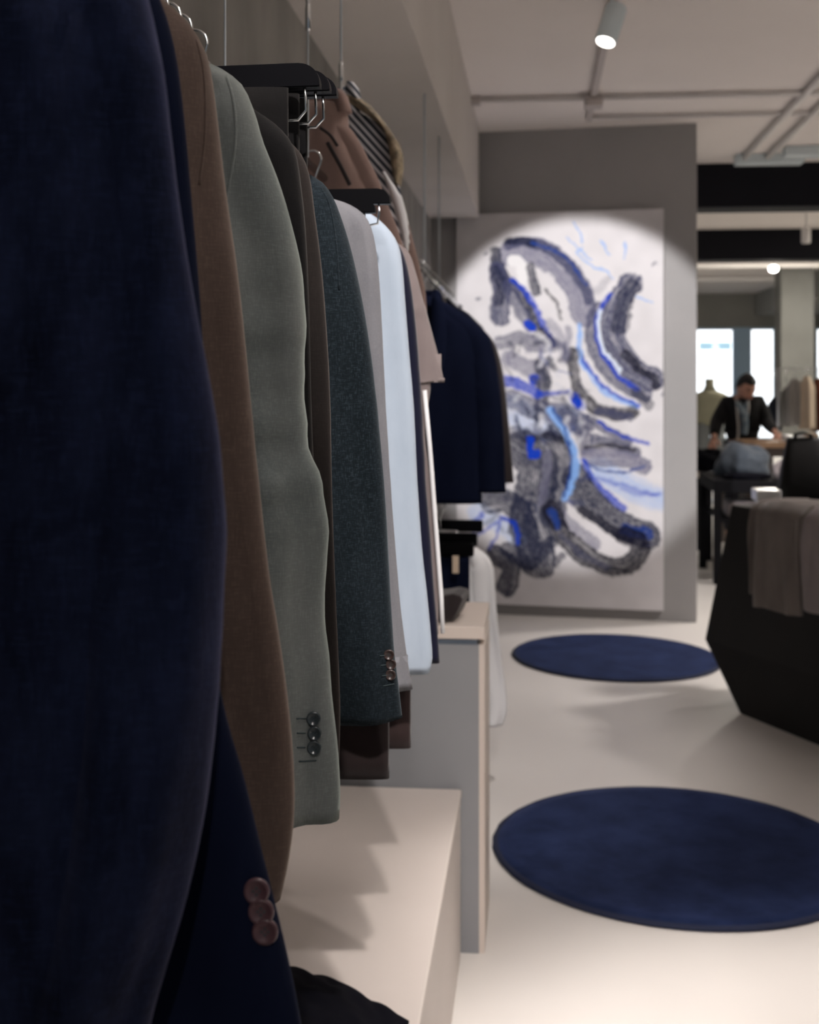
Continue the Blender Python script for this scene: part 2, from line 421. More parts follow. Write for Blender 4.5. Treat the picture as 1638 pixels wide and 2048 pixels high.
    # right crescents
    st([(905, 410), (850, 500), (828, 610), (850, 710), (910, 800), (1010, 860)], 112, G, .95, .55)
    st([(910, 420), (880, 500), (860, 600)], 84, D, .75, .65)
    st([(880, 740), (950, 810), (1015, 860), (1025, 890)], 42, K, .85, .5)
    st([(760, 520), (725, 640), (765, 770), (850, 870), (970, 930)], 74, G, .85, .65)
    st([(815, 460), (765, 530), (745, 620), (775, 730), (840, 830), (935, 905)], 15, B, .9, .45)
    st([(765, 530), (762, 640), (800, 740), (860, 820)], 20, (.72, .80, .92), .95, .3)
    st([(670, 600), (672, 720), (720, 840), (820, 940), (930, 980)], 24, L, .85, .5)
    st([(690, 760), (740, 850), (830, 930), (940, 980)], 12, B, .8, .5)
    st([(930, 920), (990, 980)], 50, D, .7, .7)
    st([(640, 740), (645, 850), (690, 945), (750, 1000), (830, 1020), (915, 1010)], 58, K, .88, .5)
    st([(760, 1010), (900, 1030)], 40, G, .8, .7)
    # centre
    st([(300, 680), (380, 660), (470, 690), (540, 690)], 74, G, .7, .8)
    st([(330, 760), (420, 800), (470, 800)], 80, GL, .7, .9)
    st([(490, 780), (500, 880), (480, 980)], 66, D, .85, .75)
    st([(620, 620), (610, 760)], 30, GL, .6, .7)
    st([(320, 865), (390, 885), (470, 930)], 36, B, .85, .5)
    st([(450, 850), (455, 870)], 26, B, .9, .2)
    st([(480, 925), (620, 915)], 14, B, .7, .6)
    st([(650, 945), (672, 980)], 36, B, 1., .15)
    st([(340, 950), (450, 1000), (600, 1020), (690, 1080)], 96, G, .75, .8)
    st([(600, 1020), (680, 1100), (700, 1180)], 70, G, .75, .7)
    st([(350, 1110), (460, 1140), (560, 1130)], 60, G, .7, .7)
    rr = random.Random(5)
    for _ in range(150):
        x_, y_ = rr.gauss(470, 130), rr.uniform(640, 1620)
        if x_ < 260 or x_ > 720: continue
        an_, ln = rr.gauss(1.2, .8), rr.uniform(20, 80)
        cx_, cy_ = math.cos(an_) * ln, math.sin(an_) * ln
        st([(x_, y_), (x_ + cx_ * .5 + rr.uniform(-9, 9), y_ + cy_ * .5), (x_ + cx_, y_ + cy_)], rr.uniform(8, 30), rr.choice([D, G, GL, (.62, .62, .68), (.70, .70, .74), D, S]), rr.uniform(.35, .75), .7, 10, seed=_ + 400)
    st([(640, 1340), (760, 1330), (900, 1370), (1030, 1400)], 14, B, .5, .8, 8)
    st([(860, 1380), (960, 1400), (1050, 1390)], 12, B, .45, .8, 8)
    st([(530, 590), (580, 660), (600, 760)], 46, GL, .55, .8, 12)
    # feathers on the right
    st([(700, 1040), (800, 1100), (900, 1150)], 46, G, .8, .6)
    st([(740, 1140), (850, 1170), (930, 1200)], 50, G, .85, .55)
    st([(720, 1220), (820, 1230), (900, 1240), (965, 1270)], 88, GL, .9, .6)
    st([(700, 1180), (820, 1170), (920, 1190)], 20, K, .8, .5)
    st([(760, 1060), (860, 1120), (985, 1158)], 12, B, .8, .5)
    st([(690, 1250), (780, 1290), (880, 1300), (970, 1265)], 12, S, .85, .5)
    # lower mass
    st([(400, 1200), (470, 1260), (460, 1400), (430, 1520), (450, 1640), (470, 1720)], 190, D, .88, .6)
    st([(560, 1120), (600, 1240), (560, 1400), (540, 1520)], 120, D, .8, .65)
    st([(240, 1450), (320, 1440), (400, 1520), (420, 1640)], 110, D, .85, .6)
    st([(520, 1210), (510, 1340), (490, 1450)], 40, GL, .6, .8)
    st([(420, 1150), (500, 1130), (600, 1150)], 36, K, .8, .5)
    st([(432, 1150), (440, 1225), (470, 1215)], 26, B, .95, .3)
    st([(690, 1250), (730, 1330), (800, 1410), (880, 1470)], 24, B, .85, .45)
    st([(650, 1330), (720, 1440), (830, 1530), (985, 1590)], 135, D, .92, .5)
    st([(690, 1480), (800, 1560), (900, 1610)], 50, K, .8, .5)
    st([(880, 1565), (990, 1588)], 56, (.01, .04, .22), .9, .3)
    st([(560, 1480), (640, 1560), (740, 1640)], 60, GL, .7, .7)
    st([(545, 1480), (580, 1580), (660, 1670), (780, 1735), (880, 1735), (950, 1680), (940, 1620), (880, 1590)], 92, K, .93, .45)
    st([(580, 1600), (680, 1690), (800, 1750)], 30, G, .5, .7)
    st([(540, 1490), (560, 1560)], 34, S, .8, .4)
    st([(530, 1000), (590, 1080), (635, 1170), (650, 1270), (630, 1360), (600, 1425)], 34, L, .95, .3)
    st([(540, 990), (600, 1080), (622, 1180), (628, 1290), (595, 1420)], 12, S, .9, .4)
    st([(270, 1700), (340, 1760), (320, 1860)], 96, D, .88, .5)
    st([(330, 1680), (430, 1740), (530, 1640)], 80, D, .85, .6)
    st([(150, 1560), (200, 1500), (170, 1620), (290, 1540), (240, 1680)], 10, B, .7, .6)
    st([(300, 1520), (370, 1560), (375, 1650)], 16, B, .8, .4)
    st([(590, 1700), (560, 1740)], 30, D, .7, .6)
    # scratches of blue at the top
    for a, b, c in (((640, 110), (665, 150), (685, 205)), ((610, 180), (660, 230), (720, 290)), ((880, 210), (882, 250), (876, 285)), ((775, 200), (800, 235), (810, 260)), ((690, 230), (660, 260), (740, 330)), ((940, 470), (970, 480), (1000, 490)), ((740, 330), (790, 340), (830, 380))):
        st([a, b, c], 9, L, .75, .6, 5)
    for q in ((1010, 318), (905, 375), (940, 380), (1055, 930), (990, 1640), (215, 250), (180, 470)):
        st([q, (q[0] + 10, q[1] - 6)], 12, G, .7, .3, 5)
    return np.clip(C, 0, 1)
pc = paint_colours()
me = bpy.data.meshes.new('canvas')
verts = []
for j in range(NV):
    z = pz1 + (pz0 - pz1) * j / (NV - 1)
    for i in range(NU):
        p = pl.lerp(pr, i / (NU - 1)); verts.append((p.x, p.y, z))
faces = [(j * NU + i, (j + 1) * NU + i, (j + 1) * NU + i + 1, j * NU + i + 1) for j in range(NV - 1) for i in range(NU - 1)]
base = len(verts)
# sides and back of the stretched canvas
cor = []
for off in (0.0, .033):
    for p, z in ((pl, pz1), (pr, pz1), (pr, pz0), (pl, pz0)):
        cor.append((p.x - bnor.x * off, p.y - bnor.y * off, z))
verts += cor
for k in range(4):
    faces.append((base + k, base + (k + 1) % 4, base + 4 + (k + 1) % 4, base + 4 + k))
faces.append((base + 4, base + 5, base + 6, base + 7))
me.from_pydata(verts, [], faces)
ca = me.color_attributes.new('paint', 'FLOAT_COLOR', 'POINT')
allc = np.ones((len(verts), 4)); allc[:, :3] = (.74, .72, .74); allc[:NU * NV, :3] = pc.reshape(-1, 3)
ca.data.foreach_set('color', allc.ravel())
m = mat('painted_canvas', (.8, .8, .8), .85, spec=.12); N, L, b = nodes(m)
an = N.new('ShaderNodeVertexColor'); an.layer_name = 'paint'; L.new(an.outputs[0], b.inputs['Base Color'])
tag(link('painting', me, m, None, False), 'large abstract canvas with sweeping blue, grey and black brush strokes', 'painting')

# ---------------------------------------------------------------- ceiling tracks, pipes and spotlights
def lamp(name, label, pos, target, watts, cone, blend, r=.042, L_=.15, group=None, soft=.03, col=SPOT_COL):
    pos, target = Vector(pos), Vector(target)
    d = (target - pos).normalized()
    t = thing(name, label, 'spotlight', pos, group)
    bm = bmesh.new(); lathe(bm, pos - d * L_ * .5, [(r * .9, -L_ * .5), (r, -L_ * .45), (r, L_ * .5), (r * .86, L_ * .5)], 28, d)
    obj('lamp_body', bm, M['lamp_body'], t, True)
    bm = bmesh.new(); lathe(bm, pos, [(r * .84, -.003), (r * .84, .0015)], 28, d)
    obj('lens', bm, M['lens'], t)
    top = pos - d * L_ * .55
    bm = bmesh.new(); tube(bm, [top, (top.x, top.y, CEIL - .005)], .009, 10)
    box(bm, top.x - .02, top.x + .02, top.y - .06, top.y + .06, CEIL - .035, CEIL - .003)
    obj('stem', bm, M['lamp_body'], t)
    if not watts: return t
    ld = bpy.data.lights.new('spot_beam', 'SPOT'); ld.energy = watts; ld.color = col
    ld.spot_size = math.radians(cone); ld.spot_blend = blend; ld.shadow_soft_size = soft
    lo = bpy.data.objects.new('spot_beam', ld); COL.objects.link(lo); lo.parent = t
    lo.location = d * .012; lo.rotation_euler = d.to_track_quat('-Z', 'Y').to_euler()
    return t
struct('trim_2', BX(TRACK_X - .017, TRACK_X + .017, -1, 8.1, CEIL - .03, CEIL), M['track'], label='grey lighting track along the ceiling')
for (y, tg, w, c, b_, what) in SPOTS:
    lamp('track_spotlight', 'white spotlight above the frame, aimed at the ' + what, (TRACK_X - .02 if 'painting' not in what else -.02, y, CEIL - .17), tg, w, c, b_, group='track spotlights above the aisle', col=(1, .965, .96) if 'painting' in what else SPOT_COL)
struct('trim_3', BX(2.60 - .017, 2.60 + .017, -1, 9.6, CEIL - .03, CEIL), M['track'], label='added second lighting track on the ceiling, out of view to the right')  # unseen track, added to carry the bounce spots
for (y, tg, w, c, b_, what) in SPOTS_BOUNCE:
    lamp('track_spotlight', 'added bounce spotlight right of the frame, aimed at the ' + what, (2.58, y, CEIL - .17), tg, w, c, b_, group='added bounce spotlights of the second track', soft=.14)
p = at(1211, 84, 5.25)
lamp('track_spotlight', 'lit white cylinder spotlight hanging over the aisle in front of the painting', p, (-.62, 4.35, 0.0), 0, 60, .8, r=.044, L_=.17, soft=.012)
def pipe(label, a, b, r, name='ceiling_pipe', g=None):
    bm = bmesh.new(); tube(bm, [a, b], r, 10)
    return tag(obj(name, bm, M['pipe'], None, True), label, 'pipe', g)
pipe('thin grey conduit crossing the ceiling at the junction box', (-.36, 7.45, CEIL - .02), (5, 7.45, CEIL - .02), .016)
pipe('thin grey conduit crossing the ceiling just before the painting wall', (.34, 8.02, CEIL - .02), (5, 8.02, CEIL - .02), .014)
pipe('left one of two parallel pipes running along the ceiling at right', (1.50, 4, CEIL - .03), (1.50, 9.7, CEIL - .03), .02)
pipe('right one of two parallel pipes running along the ceiling at right', (1.66, 4, CEIL - .03), (1.66, 9.7, CEIL - .03), .02)
tag(obj('junction_box', BX(TRACK_X - .05, TRACK_X + .05, 7.38, 7.50, CEIL - .08, CEIL - .031, bev=.006), M['track']), 'small grey junction box where track and conduit cross', 'box')
tag(obj('ceiling_socket', BX(-.362, -.31, 7.42, 7.48, CEIL - .05, CEIL - .002, bev=.004), M['track']), 'small socket at the ceiling corner beside the soffit', 'box')
for k, (px, py, Y, w) in enumerate(((1555, 331, 9.6, .3), (1632, 340, 9.3, .22))):
    c = atY(px, py, Y)
    tag(obj('ceiling_panel', BX(c.x - w, c.x + w * .6, Y - .08, Y + .08, CEIL - .07, CEIL - .002, bev=.01), M['lamp_body']), ('slim white ceiling fitting before the black beam', 'white ceiling fitting at the frame edge before the beam')[k], 'light')

# ---------------------------------------------------------------- bench and counter
bench = thing('display_bench', 'long low sand-coloured bench under the hanging jackets', 'bench', (-.43, 1.4, 0))
obj('top', BX(-.679, -.196, -.9, 3.495, .425, .443, bev=.005), M['bench'], bench)
obj('carcass', BX(-.679, -.199, -.89, 3.49, 0.0, .424), M['bench'], bench)
CZ = .88
counter = thing('display_counter', 'tall narrow grey counter with beige top standing at the bench end', 'counter', (-.4, 3.68, 0))
obj('carcass', BX(-.679, -.150, 3.50, 3.86, 0, CZ - .050), M['counter_grey'], counter)
obj('shadow_gap', BX(-.679, -.156, 3.506, 3.855, CZ - .050, CZ - .034), mat('recess_shade', (.10, .13, .17), .7), counter)  # shadow line under the top, its shade put into the dark colour
obj('top', BX(-.679, -.135, 3.495, 3.88, CZ - .034, CZ, bev=.002), M['counter_top'], counter)
obj('side_panel', BX(-.150, -.135, 3.502, 3.87, 0, CZ - .050), M['counter_top'], counter)['label'] = 'beige edge panel'

# ---------------------------------------------------------------- rugs
def rug(label, cx, cy, a, b, rot, th=.014):
    t = thing('round_rug', label, 'rug', (cx, cy, 0))
    def ring(s, z, n=96):
        return [Vector((cx + math.cos(rot) * a * s * math.cos(q) - math.sin(rot) * b * s * math.sin(q) + random.uniform(-.002, .002), cy + math.sin(rot) * a * s * math.cos(q) + math.cos(rot) * b * s * math.sin(q), z)) for q in [2 * PI * k / n for k in range(n)]]
    bm = bmesh.new()
    rings(bm, [ring(.975, th * .8), ring(.97, th), ring(.9, th + .001), ring(.5, th + .001), ring(.1, th + .001)], cap0=False)
    obj('pile', bm, M['rug'], t, True)
    bm = bmesh.new()
    rings(bm, [ring(.99, .001), ring(1., .004), ring(1., th * .7), ring(.985, th), ring(.965, th)], cap1=False)
    obj('binding', bm, M['rug_edge'], t, True)
def fit_rug(label, top, bot, left, right):
    """ellipse on the floor through four tangent points"""
    T, B_, L_, R_ = [atZ(x, y, 0.008) for x, y in (top, bot, left, right)]
    c = (T + B_) / 2
    return T, B_, L_, R_
def rug_from_pixels(label, cen, pts):
    P = np.array([[atZ(x, y, .012).x, atZ(x, y, .012).y] for x, y in pts])
    # least-squares conic
    mx = P.mean(0); Q = P - mx
    A = np.stack([Q[:, 0]**2, Q[:, 0] * Q[:, 1], Q[:, 1]**2, Q[:, 0], Q[:, 1]], 1)
    s = np.linalg.lstsq(A, np.ones(len(Q)), rcond=None)[0]
    M2 = np.array([[s[0], s[1] / 2], [s[1] / 2, s[2]]]); cc = -np.linalg.solve(2 * M2, s[3:])
    k = 1 + cc @ M2 @ cc
    w, V = np.linalg.eigh(M2 / k)
    a, b = 1 / np.sqrt(w[0]), 1 / np.sqrt(w[1]); rot = math.atan2(V[1, 0], V[0, 0])
    print('RUG', label, mx + cc, a, b, math.degrees(rot))
    rug(label, mx[0] + cc[0], mx[1] + cc[1], a, b, rot)
rug_from_pixels('larger-looking round navy rug on the pale floor, nearer one, cut by the frame edge', None,
    [(993, 1680), (1005, 1640), (1050, 1607), (1120, 1586), (1200, 1577), (1293, 1573), (1400, 1579), (1500, 1597), (1580, 1620), (1638, 1645), (1020, 1745), (1080, 1785), (1150, 1812), (1250, 1838), (1350, 1850), (1478, 1855), (1570, 1850), (1638, 1840)])
rug_from_pixels('round navy rug on the floor in front of the painting wall', None,
    [(1026, 1307), (1040, 1288), (1090, 1273), (1150, 1269), (1212, 1268), (1290, 1273), (1360, 1284), (1420, 1300), (1445, 1325), (1420, 1344), (1370, 1355), (1285, 1362), (1200, 1359), (1130, 1350), (1070, 1334)])

# ---------------------------------------------------------------- rails, wires
RX, RZ = -.40, 1.93
def rail(label, y0, y1, z=RZ, x=RX):
    t = thing('clothes_rail', label, 'clothes rail', (x, (y0 + y1) / 2, z), 'chrome clothes rails')
    bm = bmesh.new(); tube(bm, [(x, y0, z), (x, y1, z)], .0075, 14); obj('bar', bm, M['chrome'], t, True)
    for y in (y0 + .02, y1 - .02):
        bm = bmesh.new(); lathe(bm, (x, y, z), [(.013, -.02), (.013, .02)], 14, Vector((0, 1, 0))); obj('end_collar', bm, M['steel'], t, True)
def wire(label, x, y, z0, z1=CEIL, r=.0016, clamp=None, parent=None):
    t = thing('suspension_wire', label, 'wire', (x, y, z0))
    bm = bmesh.new(); tube(bm, [(x, y, z0), (x, y, z1)], r, 8); obj('cable', bm, M['cable'], t, True)
    if clamp:
        bm = bmesh.new(); lathe(bm, (x, y, clamp), [(.0035, -.05), (.0055, -.045), (.0055, -.01), (.004, 0), (.0055, .01), (.0055, .04), (.003, .05)], 12)
        obj('clamp', bm, M['chrome'], t, True)
    return t
rail('chrome rail holding the near jackets under the concrete wall', -.3, 2.60)
rail('chrome rail holding the jackets at the far end of the wall', 4.25, 7.0)
rail('lower chrome rail holding the white shirt behind the counter', 4.3, 6.6, 1.045)
for px, Y, l, cl in ((450, 1.70, 'thin steel wire left of the black trouser hangers', None), (616, 2.30, 'steel wire rising behind the first black trouser hanger', 2.22)):
    x = atY(px, 100, Y).x
    wire(l, x, Y, RZ, 2.59 if x < -.363 else CEIL, .0016, cl)
x = atY(682, 100, 2.68).x
wire('bright steel wire with clamp above the striped shirt', x, 2.68, 2.115, 2.59, .0026, 2.16)
for px, Y, l in ((878, 5.6, 'faint steel wire above the far navy jacket'), (849, 4.75, 'faint steel wire left of the far navy jacket')):
    x = atY(px, 500, Y).x
    wire(l, x, Y, RZ, CEIL if x > -.36 else 2.59, .004)

# ---------------------------------------------------------------- garments
def fold(x, y, z, seed, k=1.0):
    a = noise.noise(Vector((x * 16 + seed, y * 10, z * 2.2)))
    b = noise.noise(Vector((x * 34 - seed, y * 22, z * 4.5 + seed)))
    return k * (a * .013 + b * .005)
def crease(x, z, seed):
    return noise.noise(Vector((x * 9 + seed, seed, z * 38))) * .0028
SLEEVE_W = [(0, .060), (.06, .105), (.14, .150), (.3, .165), (.5, .150), (.7, .138), (1, .122)]
SLEEVE_T = [(0, .050), (.08, .090), (.2, .090), (.5, .076), (.8, .062), (1, .050)]
def interp(tab, u):
    for (a, x), (b, y) in zip(tab, tab[1:]):
        if u <= b: return x + (y - x) * (u - a) / (b - a)
    return tab[-1][1]
def sleeve_mesh(sil, Y, ws=1., ts=1., seed=0., N_=64, n=36, side=1, fk=1., ck=1., bottom_tilt=0., xc=RX, ridges=()):
    """sil: outer outline as (X,z) from shoulder to cuff"""
    S = catmull(sil, N_)
    rs = []
    for i, p in enumerate(S):
        a, b = S[max(i - 1, 0)], S[min(i + 1, N_ - 1)]
        t = np.array([b[0] - a[0], b[1] - a[1]]); t /= np.linalg.norm(t) + 1e-9
        if i > N_ * .35:
            k = min(1, (i / N_ - .35) / .15); t = t * (1 - k) + np.array([.0, -1.]) * k; t /= np.linalg.norm(t)
        no = np.array([-t[1], t[0]])       # outward
        if no[0] < 0 and no[1] < 0: no = -no
        u = i / (N_ - 1)
        w, th = interp(SLEEVE_W, u) * ws, interp(SLEEVE_T, u) * ts
        c = p - no * w / 2
        r = []
        for q in range(n):
            A = 2 * PI * q / n
            ca, sa = math.cos(A), math.sin(A)
            ca = math.copysign(abs(ca) ** .85, ca); sa = math.copysign(abs(sa) ** .85, sa)
            X = c[0] + no[0] * ca * w / 2; Z = c[1] + no[1] * ca * w / 2
            yy = sa * th / 2
            f = fold(X * (1 + .3 * math.sin(A)), Y, Z, seed, fk) + crease(X, Z, seed) * ck * (math.exp(-((u - .52) / .16) ** 2) + .25)
            f += fk * .0075 * math.sin(4.0 * A + seed + 2.2 * math.sin(2.6 * u + seed)) * min(1, u * 5)
            edge = 1 - abs(ca) ** 3
            if sa < 0:
                for (c0_, c1_, am, wd) in ridges: f += am * math.exp(-((math.cos(A) - c0_ - (c1_ - c0_) * u - .05 * math.sin(7 * u + seed)) / wd) ** 2) * min(1, u * 8) * min(1, (1 - u) * 5)
            yy += math.copysign(1, sa) * f * edge
            X += f * .25 * no[0] * (1 if ca > 0 else 0)
            if u > .999: Z += bottom_tilt * ca
            if side < 0: X = 2 * xc - X
            r.append(Vector((X, Y + yy, Z)))
        rs.append(r)
    last = rs[-1]; cc = sum(last, Vector()) / n
    rs.append([cc + (v - cc) * .97 + Vector((0, 0, .0015)) for v in last])
    rs.append([cc + (v - cc) * .90 + Vector((0, 0, .002)) for v in last])
    rs.append([cc + (v - cc) * .90 + Vector((0, 0, .045)) for v in last])
    bm = bmesh.new(); rings(bm, rs)
    return bm
def body_mesh(sil, Y, hem, hwmax=.19, th=.10, seed=0., xc=RX, neck=.060, fk=1., zt=None):
    xs, zs = sil[0]
    ztop = zt or zs + max(.012, (xs - (xc + neck)) * .30)
    S = catmull(sil, 60)
    def silx(z):
        best = xs
        for a in S:
            if a[1] >= z: best = max(best, a[0]) if a[1] > z - .05 else best
        c = [a[0] for a in S if abs(a[1] - z) < .02]
        return c and sum(c) / len(c) or best
    rs = []; n = 64
    levels = [ztop, ztop - .004] + [zs - .006 - (zs - .006 - hem) * (k / 40) for k in range(41)]
    for i, z in enumerate(levels):
        if i == 0: hw, t = neck, .030
        elif i == 1: hw, t = neck + .012, .050
        else:
            hw = min(hwmax + .012 * math.sin((zs - z) * 7), max(neck + .02, silx(z) - xc - .022))
            t = min(th, .055 + (zs - z) * .8)
            if z < hem + .2: t = max(.05, th - (hem + .2 - z) * .12)
        r = []
        for q in range(n):
            A = 2 * PI * q / n; ca, sa = math.cos(A), math.sin(A)
            ca2 = math.copysign(abs(ca) ** .6, ca); sa2 = math.copysign(abs(sa) ** .8, sa)
            X = xc + ca2 * hw
            f = fold(X, Y + .3 * sa, z, seed + 5, fk) * (1 - abs(ca) ** 4) * min(1, (ztop - z) * 12)
            r.append(Vector((X, Y + sa2 * t / 2 + math.copysign(f, sa) * .8, z)))
        rs.append(r)
    last = rs[-1]; cc = sum(last, Vector()) / n
    rs.append([cc + Vector(((v.x - cc.x) * .98, (v.y - cc.y) * .85, .001)) for v in last])
    rs.append([cc + Vector(((v.x - cc.x) * .98, (v.y - cc.y) * .80, .06)) for v in last])
    bm = bmesh.new(); rings(bm, rs)
    return bm
def button_at(px, py, sl_bvh, r, mt, parent, tilt=None):
    o = CAMP; d = ray(px, py)
    h = sl_bvh.ray_cast(o, d.normalized(), 20)
    if h[0] is None: print('BUTTON MISS', px, py); return
    nrm = h[1].normalized()
    if nrm.dot(d) > 0: nrm = -nrm
    nrm = (nrm + Vector((.02, -.25, 0))).normalized()
    bm = bmesh.new()
    lathe(bm, h[0] + nrm * .0016, [(r * .3, -.004), (r * .5, -.001), (r, .0002), (r, .0018), (r * .93, .0026), (r * .76, .0026), (r * .62, .0015), (r * .10, .0013)], 28, nrm)
    a = nrm.orthogonal().normalized(); b_ = nrm.cross(a)
    ob = obj('button', bm, mt, parent, True)
    bm = bmesh.new()
    for k in range(4):
        q = PI / 4 + k * PI / 2
        c = h[0] + nrm * .0032 + (a * math.cos(q) + b_ * math.sin(q)) * r * .24
        lathe(bm, c, [(r * .10, -.0006), (r * .10, .0001)], 8, nrm)
    hb = obj('thread_holes', bm, M['thread_dark'], ob); hb['kind'] = 'stuff'
    return ob
def lapel(Y, z0, z1, xc, mt, parent, side, th, w=.07):
    """long folded lapel standing off the chest"""
    bm = bmesh.new(); rs = []
    for k in range(15):
        u = k / 14; z = z0 + (z1 - z0) * u
        wi = w * math.sin(min(1, u * 1.6 + .25) * PI / 2) * (1 - max(0, u - .55) / .47)
        xi = xc + side * (.052 - .045 * u); xo = xi + side * max(.004, wi)
        y = Y - th / 2 - .006
        rs.append([Vector((xi, y, z)), Vector(((xi + xo) / 2, y - .006, z - .004)), Vector((xo, y - .002, z - .01)), Vector((xo, y + .002, z - .01)), Vector(((xi + xo) / 2, y - .001, z - .004)), Vector((xi, y + .006, z))])
    rings(bm, rs)
    return obj('lapel', bm, mt, parent, True)
def collar(Y, z, xc, mt, parent, r=.055, h=.035):
    bm = bmesh.new(); rs = []
    for k in range(25):
        A = PI * (1.18 - 1.36 * k / 24) + 0
        c = Vector((xc + math.cos(A) * r * 1.15, Y + math.sin(A) * r * .62, z))
        o_ = Vector((math.cos(A), math.sin(A) * .8, 0)).normalized()
        rs.append([c + o_ * .002 + Vector((0, 0, -.012)), c + Vector((0, 0, h * .8)), c + o_ * .005 + Vector((0, 0, h)), c + o_ * .016 + Vector((0, 0, h * .6)), c + o_ * .024 + Vector((0, 0, -.008)), c + o_ * .018 + Vector((0, 0, -.010))])
    rings(bm, rs)
    return obj('collar', bm, mt, parent, True)
def hanger(Y, label, xc=RX, rz=RZ, mt=None, zsh=1.80, hw=.185, tilt=0., hr=.016):
    wr = .0019 if Y < 4 else .0034
    hr = hr if Y < 4 else .021
    """wooden shoulder hanger on a chrome swivel hook"""
    t = thing('coat_hanger', label, 'hanger', (xc, Y, rz))
    bm = bmesh.new()
    pts = [(xc + hr * 1.0 * math.cos(q), Y + tilt * math.cos(q) * hr, rz + .008 + hr * .35 + hr * math.sin(q)) for q in [math.radians(200 - a) for a in range(0, 231, 14)]]
    pts += [(xc + .004, Y, rz - .02), (xc, Y, rz - .03), (xc, Y, zsh + .045)]
    tube(bm, pts, wr, 10); obj('hook', bm, M['chrome'], t, True)
    bm = bmesh.new(); rs = []
    for k in range(25):
        u = -1 + k / 12
        x = xc + u * hw; z = zsh + .04 - abs(u) ** 1.5 * .055
        h = .011 + .006 * abs(u); d = .007 + .006 * abs(u)
        rs.append([Vector((x, Y - d, z)), Vector((x, Y - d * .6, z + h * .8)), Vector((x, Y + d * .6, z + h * .8)), Vector((x, Y + d, z)), Vector((x, Y + d * .6, z - h)), Vector((x, Y - d * .6, z - h))])
    rings(bm, rs); obj('shoulder_bar', bm, mt or M['black_wood'], t, True)
    return t
GARMENTS = {}
def garment(name, label, cat, Y, silpx, mt, hem=None, ws=1., ts=1., th=.09, seed=1., fk=1., ck=1., hwmax=.19, buttons=(), bm_=None, br=.0058, lap=True, hang=None, xc=RX, rz=RZ, bt=0., zt=None, s0=0, ridges=(), hk=True, body_mt=None, sleeve_mt=None, col=True, hg_hw=None, both=True):
    sil = [tuple((p.x, p.z)) for p in (atY(x, y, Y) for x, y in silpx)]
    cuff_z = sil[-1][1]
    hem = hem if hem is not None else cuff_z + .012
    t = thing(name, label, cat, (xc, Y, sil[0][1]))
    obj('body', body_mesh(sil, Y, hem, hwmax, th, seed, xc, fk=fk, zt=zt), body_mt or mt, t, True)
    bmS = sleeve_mesh(sil[s0:], Y - .004, ws, ts, seed, fk=fk, ck=ck, bottom_tilt=bt, xc=xc, ridges=ridges)
    tree = BVHTree.FromBMesh(bmS)
    so = obj('sleeve', bmS, sleeve_mt or mt, t, True)
    if both: obj('sleeve', sleeve_mesh(sil, Y - .004, ws, ts, seed + 3, fk=fk, side=-1, xc=xc), sleeve_mt or mt, t, True)
    ztp = zt or sil[0][1] + max(.012, (sil[0][0] - (xc + .06)) * .30)
    if col: collar(Y, ztp - .012, xc, mt, t)
    if lap:
        for s in (-1, 1): lapel(Y, ztp + .01, hem + (ztp - hem) * .42, xc, mt, t, s, th)
    for (bx_, by_) in buttons:
        button_at(bx_, by_, tree, br, bm_, so)
    if hk: hanger(Y, hang or ('black hanger inside ' + label[:60]), xc, rz, zsh=min(ztp - .07, rz - .09), hw=hg_hw or min(.15, max(.06, sil[0][0] - xc - .025)))
    GARMENTS[name + label] = (t, tree, so)
    return t, tree, so

# near row, from the camera outwards
garment('suede_jacket', 'dusty navy suede jacket closest to the camera at the picture edge', 'jacket', .74,
    [(235, -130), (282, -40), (315, 60), (340, 160), (352, 260), (372, 420), (400, 590), (430, 760), (450, 900), (459, 1040), (452, 1220), (440, 1420), (415, 1620), (370, 1830), (300, 2060), (290, 2150)],
    M['navy_suede'], hem=1.14, ws=1.25, ts=.9, seed=11., fk=1.6, ck=1.2, ridges=((.40, .30, .009, .06), (.78, .70, .006, .05), (.60, .50, -.007, .09), (-.1, .45, .007, .07)), th=.10, hang='black hanger inside the closest dusty navy jacket')
garment('navy_blazer', 'plain navy blazer with plum sleeve buttons behind the dusty navy jacket', 'jacket', .835,
    [(290, -60), (330, 20), (360, 150), (385, 400), (405, 650), (415, 900), (420, 1100), (432, 1300), (455, 1430), (490, 1550), (522, 1680), (552, 1800), (580, 1920), (604, 2040), (606, 2075)],
    M['navy_wool'], hem=1.16, ws=1.25, ts=.62, seed=23., th=.06, buttons=[(514, 1779), (523, 1820), (531, 1860)], bm_=M['plum_button'], br=.0085, hang='black hanger inside the plain navy blazer', fk=.5, ck=.3)
garment('brown_jacket', 'warm brown linen jacket between the navy and sage jackets', 'jacket', .93,
    [(300, -20), (345, 14), (385, 52), (414, 105), (428, 180), (447, 370), (472, 560), (490, 740), (508, 930), (532, 1130), (556, 1290), (573, 1440), (580, 1570), (577, 1650), (566, 1730), (552, 1795)],
    M['brown'], ws=1.05, ts=.85, seed=31., th=.075, ridges=((.55, .75, .005, .06), (.30, .50, -.006, .10)), fk=1.3, ck=.4, hang='black hanger inside the warm brown linen jacket')
